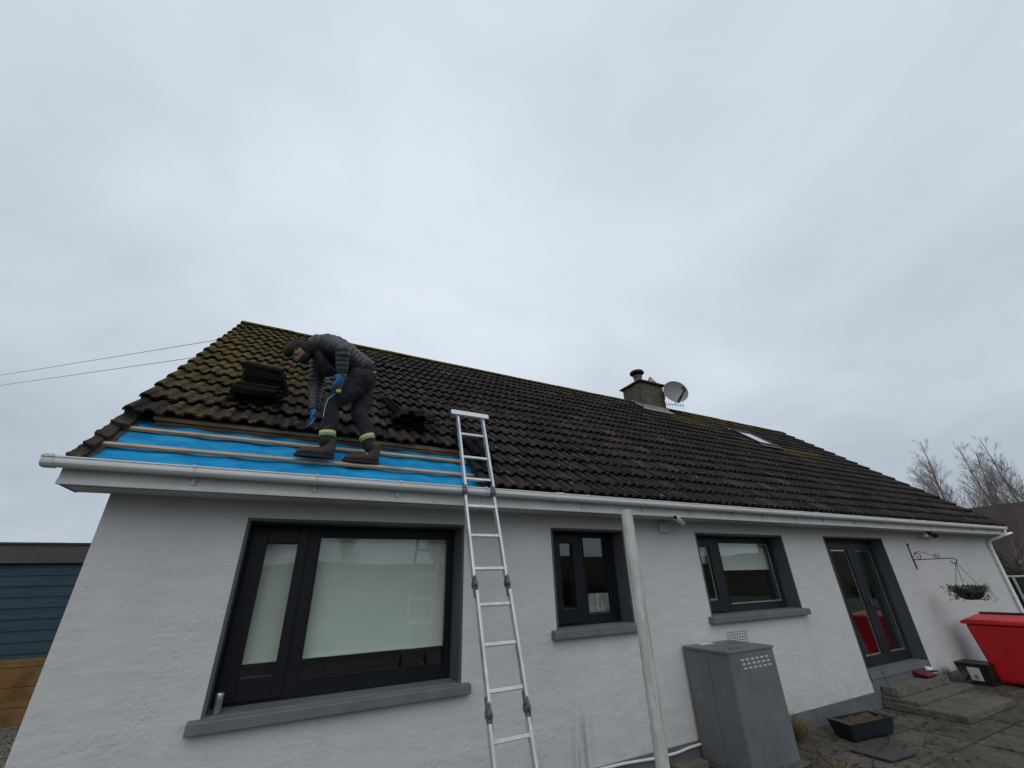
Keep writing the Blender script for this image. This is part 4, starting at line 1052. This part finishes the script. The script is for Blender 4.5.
# service wires from far left up to a bracket on the rear half of the gable
a_ = dirp(-.685, 1.365, .465, 14); e_ = dirp(-.22, 1.075, .5105, 8.3)
c_ = dirp(-.689, 1.355, .487, 14); g_ = dirp(-.20, 1.06, .5535, 8.3)
wire(a_+(a_-e_)*1.2, e_, .02, .008, 'overhead_wire', 'lower of the two thin black wires left of the roof')
wire(c_+(c_-g_)*1.2, g_, .02, .008, 'overhead_wire', 'upper of the two thin black wires left of the roof')
print('wire ends', e_, g_)
for k in range(4):
    z0_ = .185-.012*k
    p = Cc+Vector((-.64, 1.54, .105-.012*k))*45; q = Cc+Vector((-.40, 1.48, .075-.010*k))*36; d = q-p
    tag(wire(p-d*1.2, q+d*1.0, .3, .013, 'power_line', 'faint distant power line above the blue shed'), group='distant power lines')

# ------------------------------------------------------------------ bare trees
def gen_tree(seed, H, spread=.33, dens=1.0):
    rnd = random.Random(seed); tr = MB(); cr = MB()
    def branch(p, d, L, r, lvl):
        n = 5 if lvl == 0 else 4; pts = [p]; rs_ = [r]; q = p.copy(); dd = d.copy()
        K = 8 if lvl == 0 else 5
        for i in range(K):
            dd = (dd+Vector((rnd.gauss(0,.04), rnd.gauss(0,.04), rnd.gauss(0,.03)+(.07 if lvl else .0)))).normalized()
            q = q+dd*L/K; pts.append(q.copy()); rs_.append(max(r*(1-.85*(i+1)/K), .004 if lvl < 3 else .003))
        (tr if lvl == 0 else cr).tube(pts, rs_, 7 if lvl == 0 else (4 if lvl < 2 else 3), caps=False)
        if lvl >= 4: return
        m = [30, 10*L/2.0, 5.5*L/.9, 3][lvl]*dens
        m = int(max(2, min(m, 30)))
        for k in range(m):
            t = rnd.uniform(.22 if lvl == 0 else .15, .98); i = min(int(t*K), K-1); f_ = t*K-i; pp = pts[i].lerp(pts[i+1], f_)
            ax = (pts[i+1]-pts[i]).normalized(); a = rnd.uniform(0, 6.283); o = ax.orthogonal().normalized(); o = Matrix.Rotation(a, 3, ax) @ o
            ang = rnd.uniform(.38, .68) if lvl < 2 else rnd.uniform(.35, .75)
            nd = (ax*math.cos(ang)+o*math.sin(ang)).normalized()
            if lvl == 0: ll = H*spread*(1.15-t)*rnd.uniform(.7, 1.15)
            else: ll = L*rnd.uniform(.45, .75)*(1.1-.5*t)
            branch(pp, nd, ll, max(rs_[i]*rnd.uniform(.30, .48), .0035), lvl+1)
    branch(Vector((0,0,0)), Vector((0,0,1)), H, H*.0095, 0)
    return tr, cr
protos = []
for sd, H in ((3, 9.0), (11, 8.0)):
    tr, cr = gen_tree(sd, H)
    T_ = thing('birch_tree', 'x', 'tree', (0, -60, 0)); T_.location = (0,0,0)
    a = tr.build('trunk', M['bark'], T_); c = cr.build('crown', M['twig'], T_)
    protos.append(T_)
spots = [  # x,y,scale, rot, proto, label
 (34.2, 6.0, 1.03, 0, 0, 'bare birch tree nearest the roof end, left of the others'),
 (34.2, 4.5, 1.03, 1.0, 1, 'slender bare birch just right of the leftmost birch'),
 (36.8, 5.2, 1.03, 2.0, 1, 'smaller bare birch between two taller trees'),
 (26.6, 1.25, .79, .6, 0, 'tall bare birch at the right edge of the photo'),
 (30.5, .9, .76, 3.3, 0, 'bare birch partly behind the tall one at the right edge'),
 (-9, -38, 1.15, .3, 0, 'bare garden tree behind the photographer, first from the left'), (-2, -42, 1.3, 2.2, 1, 'bare garden tree behind the photographer, second from the left'), (5, -39, 1.0, 4.0, 0, 'bare garden tree behind the photographer, middle'),
 (13, -36, 1.35, 1.2, 1, 'bare garden tree behind the photographer, second from the right'), (22, -37, 1.1, 5.0, 0, 'bare garden tree behind the photographer, rightmost')]
used = set()
for x, y, sc, rz, pi_, lab in spots:
    o = protos[pi_] if pi_ not in used else copy_tree(protos[pi_]); used.add(pi_)
    o.location = (x, y, -.02); o.rotation_euler = (0, 0, rz); o.scale = (sc, sc, sc); o['label'] = lab; o['category'] = 'tree'; o['group'] = 'bare birch trees'
# hedge bank behind garden (for reflections) and scrub to the right
def scrub(name, pts, h, w, m, label, n=2500, seed=1, cat='hedge'):
    rnd = random.Random(seed); b = MB()
    for k in range(n):
        t = rnd.random()*(len(pts)-1); i = int(t); p = Vector(pts[i]).lerp(Vector(pts[i+1]), t-i)
        p = p+Vector((rnd.gauss(0, w), rnd.gauss(0, w), 0)); hh = h*(.55+.6*abs(noise.noise(p*.35)))*rnd.uniform(.5, 1)
        z = rnd.uniform(0, hh); L_ = rnd.uniform(.3, .8); d = Vector((rnd.gauss(0,.6), rnd.gauss(0,.6), 1)).normalized()
        b.tube([p+Vector((0,0,z)), p+Vector((0,0,z))+d*L_], [.02, .006], 3, caps=False)
        for q in range(2):
            c = p+Vector((rnd.gauss(0,.15), rnd.gauss(0,.15), z+rnd.uniform(0, L_))); e = Vector((rnd.gauss(0,1), rnd.gauss(0,1), rnd.gauss(0,1))).normalized(); f_ = e.orthogonal().normalized(); s_ = rnd.uniform(.05, .14)
            b.add([c-e*s_, c+f_*s_*.5, c+e*s_, c-f_*s_*.5], [(0,1,2,3)])
    return tag(b.build(name, m), label, cat)
scrub('hedge', [(-16,-24,0),(-4,-26,0),(10,-25,0),(26,-22,0)], 2.4, .5, mottled('hedge_leaf', (.02,.028,.012), (.05,.055,.025), 2, .9), 'dense hedge along the end of the garden', 9000, 4)
scrub('scrub_bank', [(30,7.5,0),(33,4,0),(34,0,0),(33,-5,0)], 2.0, 1.3, mottled('scrub_brown', (.02,.016,.011), (.055,.043,.03), 1.5, .95), 'brown leafless scrub bank beyond the right gable', 9000, 9, 'scrub')
# netted fence right
F = thing('netted_fence', 'dark green netted fence with a pale top rail beyond the gable', 'fence', (19,1.5,0))
fa, fb_ = Vector((17.5,1.9,0)), Vector((19.6,-3.4,0))
b = MB(); b.tube([fa+Vector((0,0,1.60)), fb_+Vector((0,0,1.60))], .028, 8); b.build('top_rail', M['rail'], F)
b = MB(); d = (fb_-fa).normalized(); nrm = Vector((-d.y, d.x, 0)); b.hexa([fa-nrm*.004, fb_-nrm*.004, fb_+nrm*.004, fa+nrm*.004, fa-nrm*.004+Vector((0,0,1.57)), fb_-nrm*.004+Vector((0,0,1.57)), fb_+nrm*.004+Vector((0,0,1.57)), fa+nrm*.004+Vector((0,0,1.57))]); b.build('netting', M['net2'], F, recalc=True)
for k in range(5):
    p = fa.lerp(fb_, k/4)-nrm*.04; b = MB(); b.tube([p, p+Vector((0,0,1.62))], .03, 8); b.build('fence_post', M['rail'], F)

# ------------------------------------------------------------------ PERSON
def V3(*a): return Vector(a)
PY = -.06
pers = None
def loft(b, pts, rad, n=20, sub=6):
    """smooth Catmull-Rom loft through pts with (ra, rb) radii"""
    pts = [Vector(p) for p in pts]; rad = [r if isinstance(r, tuple) else (r, r) for r in rad]
    P = []; Q = []
    for i in range(len(pts)-1):
        p0, p1, p2, p3 = pts[max(i-1,0)], pts[i], pts[i+1], pts[min(i+2, len(pts)-1)]
        for k in range(sub):
            t = k/sub; P.append(.5*((2*p1)+(-p0+p2)*t+(2*p0-5*p1+4*p2-p3)*t*t+(-p0+3*p1-3*p2+p3)*t**3))
            u_ = t*t*(3-2*t); Q.append((rad[i][0]*(1-u_)+rad[i+1][0]*u_, rad[i][1]*(1-u_)+rad[i+1][1]*u_))
    P.append(pts[-1]); Q.append(rad[-1])
    # rounded ends
    d0 = (P[0]-P[1]).normalized(); d1 = (P[-1]-P[-2]).normalized(); m0 = min(Q[0]); m1 = min(Q[-1])
    P = [P[0]+d0*m0*.8, P[0]+d0*m0*.5]+P+[P[-1]+d1*m1*.5, P[-1]+d1*m1*.8]
    Q = [(Q[0][0]*.35, Q[0][1]*.35), (Q[0][0]*.8, Q[0][1]*.8)]+Q+[(Q[-1][0]*.8, Q[-1][1]*.8), (Q[-1][0]*.35, Q[-1][1]*.35)]
    b.tube_frame(P, Q, n)
def tube_frame(self, P, Q, n):
    """rings whose first axis stays as near world Y as possible (ra along Y, rb in the body plane)"""
    rings = []
    for i, p in enumerate(P):
        t = (P[min(i+1, len(P)-1)]-P[max(i-1, 0)]).normalized()
        y = Vector((0,1,0)); a = (y-t*y.dot(t))
        if a.length < .15: a = Vector((1,0,0))-t*t.x
        a.normalize(); c = t.cross(a).normalized()
        rings.append([p+a*Q[i][0]*math.cos(2*math.pi*k/n)+c*Q[i][1]*math.sin(2*math.pi*k/n) for k in range(n)])
    vs = [v for r in rings for v in r]; fs = []
    for i in range(len(P)-1):
        for k in range(n):
            k2 = (k+1) % n; fs.append((i*n+k, i*n+k2, (i+1)*n+k2, (i+1)*n+k))
    b0 = len(self.v); self.add(vs, fs, True); self.add(rings[0], [tuple(reversed(range(n)))], True); self.add(rings[-1], [tuple(range(n))], True)
MB.tube_frame = tube_frame
def remesh(o, vox, sm=4):
    m = o.modifiers.new('remesh', 'REMESH'); m.mode = 'VOXEL'; m.voxel_size = vox; m.use_smooth_shade = True
    s = o.modifiers.new('smooth', 'SMOOTH'); s.iterations = sm; s.factor = .5
    return o
# joints
pel = V3(.43, .02, 3.93); wai = V3(.32, .01, 4.06); che = V3(.09, .0, 4.165); nkb = V3(-.075, -.005, 4.17); hd = V3(-.215, -.02, 4.07)
nS, fS = V3(.0, -.19, 4.15), V3(-.02, .19, 4.10)
nE, nW = V3(.165, -.335, 4.02), V3(.205, -.27, 3.80)
fE, fW = V3(.0, .24, 3.80), V3(.02, .15, 3.52)
nH, nK, nA = V3(.40, -.075, 3.87), V3(.155, -.085, 3.50), V3(.185, -.085, 3.09)
fH, fK, fA = V3(.44, .095, 3.87), V3(.455, .03, 3.50), V3(.615, -.03, 3.10)
up_h = V3(-.86, -.12, .36).normalized(); fc = V3(-.36, -.36, -.84); fc = (fc-up_h*fc.dot(up_h)).normalized(); sd = up_h.cross(fc).normalized()
b = MB()
loft(b, [pel, wai, che, nkb], [(.14,.11),(.13,.095),(.16,.11),(.09,.08)])
loft(b, [nkb+V3(.05,0,0), V3(-.145,-.01,4.12), hd+V3(.05,.0,.02)], [.06,.056,.058])
for s3, e3, w3_ in ((nS, nE, nW), (fS, fE, fW)): loft(b, [s3, e3, w3_], [.052,.040,.030])
for h3, k3, a3 in ((nH, nK, nA), (fH, fK, fA)): loft(b, [h3, k3, a3], [.070,.040,.034])
for a3 in (nA, fA): loft(b, [a3, a3+V3(-.02,0,-.06), a3+V3(-.19,0,-.085)], [.042,.045,.032])
# head: cranium, jaw, nose, ears
def ell(b, c, ax, r, n=18, m=12):
    vs = []; fs = []
    for i in range(m+1):
        th = math.pi*i/m
        for k in range(n):
            ph = 2*math.pi*k/n; v = (ax[0]*r[0]*math.sin(th)*math.cos(ph)+ax[1]*r[1]*math.sin(th)*math.sin(ph)+ax[2]*r[2]*math.cos(th)); vs.append(c+v)
    for i in range(m):
        for k in range(n):
            k2 = (k+1) % n; fs.append((i*n+k, (i+1)*n+k, (i+1)*n+k2, i*n+k2))
    b.add(vs, fs, True)
axh = (sd, fc, up_h)
ell(b, hd+up_h*.02, axh, (.077,.095,.105)); ell(b, hd+fc*.035-up_h*.06, axh, (.056,.062,.062)); ell(b, hd+fc*.098-up_h*.015, axh, (.014,.020,.028), 10, 8)
ell(b, hd+fc*.088-up_h*.058, axh, (.024,.012,.009), 10, 8); ell(b, hd+fc*.084+up_h*.022, axh, (.050,.014,.008), 10, 8)
for q in (-1, 1): ell(b, hd+sd*q*.078-up_h*.01-fc*.01, axh, (.010,.018,.032), 10, 8)
body = b.build('person', M['skin']); remesh(body, .0085, 2)
tag(body, 'man in dark puffer jacket and work trousers bending over on the roof battens', 'person')
pers = body
b = MB()
for q in (-1, 1): ell(b, hd+fc*.087+sd*q*.030+up_h*.006, axh, (.012,.008,.007), 10, 8)
b.build('eyes', mat('eye', (.03,.02,.018), .3), pers)
b = MB(); ell(b, hd+up_h*.045-fc*.022, axh, (.090,.104,.100)); ell(b, hd-fc*.045-up_h*.015, axh, (.088,.072,.10)); ell(b, hd+up_h*.082+fc*.055, axh, (.080,.074,.056)); ell(b, hd-sd*.062-up_h*.0-fc*.02, axh, (.030,.045,.075)); ell(b, hd+sd*.062-up_h*.0-fc*.02, axh, (.030,.045,.075)); hr = remesh(b.build('hair', M['hair'], pers), .007, 1); tq = bpy.data.textures.new('tousle', 'CLOUDS'); tq.noise_scale = .022; dq = hr.modifiers.new('tousle', 'DISPLACE'); dq.texture = tq; dq.strength = .022; dq.mid_level = .5
b = MB(); ell(b, hd+fc*.045-up_h*.070, axh, (.066,.066,.050)); loft(b, [hd-up_h*.05-fc*.025, V3(-.13,-.01,4.125), nkb+V3(.02,0,.0)], [.080,.092,.104]); remesh(b.build('snood', mottled('black_snood', (.008,.008,.009), (.016,.015,.016), 8, .9), pers), .010, 3)
# jacket with quilted rings
def ringloft(b, pts, rad, pitch, amp, n=24):
    amp *= .95; pitch *= .78
    pts = [Vector(p) for p in pts]; L_ = sum((pts[i+1]-pts[i]).length for i in range(len(pts)-1)); N = int(L_/.008)
    # sample catmull
    S = []; sub = 40
    for i in range(len(pts)-1):
        p0, p1, p2, p3 = pts[max(i-1,0)], pts[i], pts[i+1], pts[min(i+2, len(pts)-1)]
        for k in range(sub):
            t = k/sub; u_ = t*t*(3-2*t)
            S.append((.5*((2*p1)+(-p0+p2)*t+(2*p0-5*p1+4*p2-p3)*t*t+(-p0+3*p1-3*p2+p3)*t**3), rad[i][0]*(1-u_)+rad[i+1][0]*u_, rad[i][1]*(1-u_)+rad[i+1][1]*u_))
    P = []; Q = []; acc = 0; last = S[0][0]; nxt = 0
    for p, ra, rb in S:
        acc += (p-last).length; last = p
        if acc >= nxt:
            f_ = abs(math.sin(math.pi*acc/pitch))**.6; k_ = -amp+amp*1.4*f_
            P.append(p); Q.append((ra+k_, rb+k_)); nxt += .006
    b.tube_frame(P, Q, n)
b = MB()
ringloft(b, [V3(.475,.01,3.99), wai+V3(0,0,.02), V3(.20,0,4.135), che+V3(0,0,.005), nkb+V3(.01,0,.0), V3(-.135,-.01,4.145)], [(.165,.125),(.172,.128),(.19,.148),(.205,.158),(.165,.135),(.085,.085)], .062, .009)
for s3, e3, w3_ in ((nS, nE, nW), (fS, fE, fW)):
    ringloft(b, [s3+V3(.0,0,.0), s3.lerp(e3, .5), e3, e3.lerp(w3_, .55), w3_+(w3_-e3).normalized()*.01], [(.098,.098),(.086,.086),(.073,.073),(.064,.064),(.050,.050)], .062, .008)
jk = b.build('jacket', M['jacket'], pers); remesh(jk, .0075, 1)
# front flap hanging
b = MB(); loft(b, [V3(-.02,.0,4.08), V3(.02,.0,3.99), V3(.08,.0,3.92), V3(.16,.0,3.88)], [(.12,.08),(.13,.075),(.12,.06),(.09,.04)]); remesh(b.build('jacket_front', mottled('jacket_inside', (.006,.007,.013), (.011,.012,.02), 6, .7), pers), .009, 3)
b = MB()
loft(b, [V3(.40,.01,4.07), V3(.44,.012,3.97), V3(.43,.012,3.86)], [(.150,.118),(.165,.135),(.155,.13)])
for h3, k3, a3, sgn in ((nH, nK, nA, -1), (fH, fK, fA, 1)):
    mid = h3.lerp(k3, .5); mc = k3.lerp(a3, .35)
    loft(b, [h3+V3(.02,0,.02), mid+V3(.02,0,0), k3+V3(.0,0,.0), mc+V3(.02,0,0), a3.lerp(k3, .22), a3+V3(0,0,.015)], [(.110,.128),(.098,.108),(.078,.084),(.070,.078),(.058,.064),(.064,.068)])
tr_ = b.build('trousers', M['trou'], pers); remesh(tr_, .010, 3)
tx = bpy.data.textures.new('folds', 'CLOUDS'); tx.noise_scale = .07; dm = tr_.modifiers.new('folds', 'DISPLACE'); dm.texture = tx; dm.strength = .030; dm.mid_level = .5; dm.texture_coords = 'GLOBAL'
for a3, k3, hgt in ((nA, nK, 3.205), (fA, fK, 3.235)):
    ax = (k3-a3).normalized(); c = a3+ax*((hgt-a3.z)/ax.z)-ax*.0
    b = MB(); b.tube_frame([c-ax*.027, c-ax*.026, c+ax*.026, c+ax*.027], [(.060,.064),(.069,.075),(.071,.077),(.062,.066)], 24); bd = b.build('ankle_band', M['hiviz'], pers)
    b = MB(); b.tube_frame([c-ax*.009, c-ax*.0085, c+ax*.009, c+ax*.0095], [(.066,.070),(.0708,.0768),(.0716,.0776),(.066,.070)], 24); b.build('silver_stripe', M['silver'], bd)
b = MB(); b.tube([nK+V3(.02,-.092,.10), nK+V3(-.03,-.090,.04), nK+V3(-.045,-.080,-.03), nK+V3(-.045,-.072,-.15)], .0045, 5); b.build('piping', M['silver'], pers)
for a3, tz in ((nA, 0), (fA, 0)):
    g0 = 2.968; b = MB(); ax_ = a3
    loft(b, [V3(a3.x+.015,a3.y,a3.z+.05), V3(a3.x+.02,a3.y,a3.z-.02), V3(a3.x+.01,a3.y,g0+.062)], [(.058,.064),(.056,.066),(.055,.072)])
    loft(b, [V3(a3.x+.045,a3.y,g0+.055), V3(a3.x-.05,a3.y,g0+.055), V3(a3.x-.16,a3.y,g0+.046), V3(a3.x-.225,a3.y,g0+.038)], [(.045,.045),(.048,.050),(.052,.040),(.042,.030)])
    bo_ = b.build('boot', M['boot'], pers); remesh(bo_, .008, 3)
    b = MB(); pr_ = []
    n_ = 22
    for k in range(n_):
        a = 2*math.pi*k/n_; cx_ = a3.x-.088+.178*math.cos(a); wy = .050*math.sin(a)*(1+.12*math.cos(a+math.pi)); pr_.append((cx_, a3.y+wy))
    vs = [(x, y, g0-.004) for x, y in pr_]+[(x, y, g0+.022) for x, y in pr_]; b.add(vs, [(k, (k+1) % n_, n_+(k+1) % n_, n_+k) for k in range(n_)]+[tuple(reversed(range(n_))), tuple(range(n_, 2*n_))]); b.build('sole', M['sole'], bo_)
# gloved hands
def hand(w, d, palm, curl, parent, nm='glove', k=1.22):
    """w wrist, d hand direction, palm = palm normal, curled fingers"""
    d = d.normalized(); palm = (palm-d*palm.dot(d)).normalized(); s = d.cross(palm)
    csgn = 1 if (Matrix.Rotation(.3, 3, s) @ d).dot(palm) > 0 else -1
    b = MB()
    ell(b, w+d*.048, (s, palm, d), (.042*k,.022*k,.052*k), 14, 10); ell(b, w+d*.002, (s, palm, d), (.036*k,.031*k,.034*k), 12, 8)
    for i, (o_, L_) in enumerate(((-.030,.070),(-.010,.080),(.011,.075),(.030,.060))):
        p = w+d*.086*k+s*o_*k; L_ *= k; dirn = d.copy(); pts = [p-d*.02, p]
        for j, f_ in enumerate((.45,.32,.25)):
            a = curl*(.55 if j == 0 else .75); dirn = (Matrix.Rotation(a*csgn, 3, s) @ dirn).normalized()
            pts.append(pts[-1]+dirn*L_*f_)
        loft(b, pts, [.0125,.012,.0115,.0105,.009], 8, 3)
    t0 = w+d*.02-s*.035; loft(b, [t0, t0-s*.022+d*.025+palm*.012, t0-s*.018+d*.055+palm*.03], [.013,.012,.009], 8, 3)
    o = b.build(nm, M['glove'], parent); remesh(o, .0048, 1); return o
hand(nW+(nW-nE).normalized()*.02, V3(-.15,.15,-1), V3(-.5,.85,-.1), .75, pers); hand(fW+(fW-fE).normalized()*.02, V3(.05,-.1,-1), V3(-.9,-.3,0), .5, pers)
# belt + pouch
b = MB(); pts = []
for k in range(25):
    a = 2*math.pi*k/24; u1 = V3(0,1,0); u2 = (V3(-.55,0,-.83)).normalized(); pts.append(V3(.425,.012,3.985)+u1*.176*math.cos(a)+u2*.150*math.sin(a))
b.tube(pts, (.012), 6, caps=False); b.build('tool_belt', M['black'], pers)
b = MB(); b.box(.505, .55, -.12, -.07, 3.935, 3.955); b.build('belt_tag', M['yellow'], pers, bevel=.008)
# drill held in the near hand
DR = thing('cordless_drill', 'small dark cordless drill in the near gloved hand', 'drill', (.19,-.27,3.70))
h0 = nW+V3(-.01,.035,-.085)
b = MB(); b.tube([h0+V3(.07,.0,.035), h0+V3(-.02,0,.03), h0+V3(-.09,0,.015)], [.024,.028,.018], 12); b.build('motor_body', M['blackpl'], DR)
b = MB(); b.tube([h0+V3(.0,.0,.02), h0+V3(.01,0,-.085)], .017, 10); b.build('grip', M['blackpl'], DR)
b = MB(); b.box(h0.x-.015, h0.x+.03, h0.y-.022, h0.y+.022, h0.z-.125, h0.z-.092); b.build('battery', M['yellow'], DR, bevel=.005)
b = MB(); b.tube([h0+V3(-.09,0,.015), h0+V3(-.13,0,.01)], [.012,.008], 10); b.build('chuck', M['aludark'], DR)

# ------------------------------------------------------------------ WORLD + SUN
w = bpy.data.worlds.new('World'); scene.world = w; w.use_nodes = True; t = NT(w); bg = w.node_tree.nodes['Background']
SE, SAZ = R(42), R(205)      # sun elevation, azimuth from +Y towards +X (veiled, behind the photographer)
sky = t.n('ShaderNodeTexSky'); sky.sky_type = 'NISHITA'; sky.sun_disc = False; sky.sun_elevation = SE; sky.sun_rotation = SAZ
tc = t.n('ShaderNodeTexCoord'); sep = t.n('ShaderNodeSeparateXYZ'); t.l(tc.outputs['Generated'], sep.inputs[0])
zz = t.math('ADD', t.math('MAXIMUM', sep.outputs[2], 0), .32)
cmb = t.n('ShaderNodeCombineXYZ'); t.l(t.math('DIVIDE', sep.outputs[0], zz), cmb.inputs[0]); t.l(t.math('DIVIDE', sep.outputs[1], zz), cmb.inputs[1])
v = cmb.outputs[0]
n1 = t.noise(1.05, 5, .5, v, .6); n2 = t.noise(.45, 3, .5, v, .3); n3 = t.noise(3.2, 5, .6, v, .8)
cl = t.math('ADD', t.math('ADD', t.math('MULTIPLY', n1, .40), t.math('MULTIPLY', n2, .55)), t.math('MULTIPLY', n3, .12))
sunv = Vector((math.sin(SAZ)*math.cos(SE), math.cos(SAZ)*math.cos(SE), math.sin(SE)))
thin = Vector((math.sin(R(30))*math.cos(R(45)), math.cos(R(30))*math.cos(R(45)), math.sin(R(45))))   # thinner cloud
dt = t.n('ShaderNodeVectorMath', operation='DOT_PRODUCT'); t.l(tc.outputs['Generated'], dt.inputs[0]); dt.inputs[1].default_value = thin
glow = t.maprange(dt.outputs['Value'], .15, 1.0, 0, 1)
elev = t.maprange(sep.outputs[2], 0, .6, 0, 1)
br = t.math('ADD', t.math('MULTIPLY', t.math('SUBTRACT', cl, .08), .78), t.math('ADD', t.math('MULTIPLY', glow, .20), t.math('SUBTRACT', t.math('MULTIPLY', elev, .13), .09)))
ccol = t.ramp(br, [(.24, (3.6,4.15,4.8)), (.40, (5.3,6.0,6.75)), (.56, (7.6,8.35,9.15)), (.78, (9.9,10.6,11.3))])
mx = t.mix(.93, sky.outputs[0], ccol)
t.l(mx, bg.inputs[0]); bg.inputs[1].default_value = .10
su = bpy.data.lights.new('sun', 'SUN'); su.energy = .85; su.angle = R(60); su.color = (1, .96, .90)
so = bpy.data.objects.new('sun', su); col.objects.link(so); so.rotation_euler = sunv.to_track_quat('Z', 'Y').to_euler()

# ------------------------------------------------------------------ CAMERA
yaw, pitch, roll = R(27.8786), R(25.629), R(-1.757)
cy, sy, cp, sp = math.cos(yaw), math.sin(yaw), math.cos(pitch), math.sin(pitch)
f = Vector((sy*cp, cy*cp, sp)); r = Vector((cy, -sy, 0)); u = r.cross(f)
cr, sr = math.cos(roll), math.sin(roll); r2 = r*cr+u*sr; u2 = -r*sr+u*cr
cam = bpy.data.cameras.new('camera'); co = bpy.data.objects.new('camera', cam); col.objects.link(co); scene.camera = co
mw = Matrix((r2, u2, -f)).transposed().to_4x4(); mw.translation = (0, -4.3, 1.86); co.matrix_world = mw
cam.sensor_width = 36; cam.lens = 411.57/1024*36; cam.clip_start = .05; cam.clip_end = 6000
vs_ = scene.view_settings; vs_.view_transform = 'Standard'; vs_.look = 'None'; vs_.exposure = 0; vs_.gamma = 1
scene.render.engine = 'CYCLES'; scene.cycles.use_denoising = True
scene.cycles.max_bounces = 8; scene.cycles.transparent_max_bounces = 12
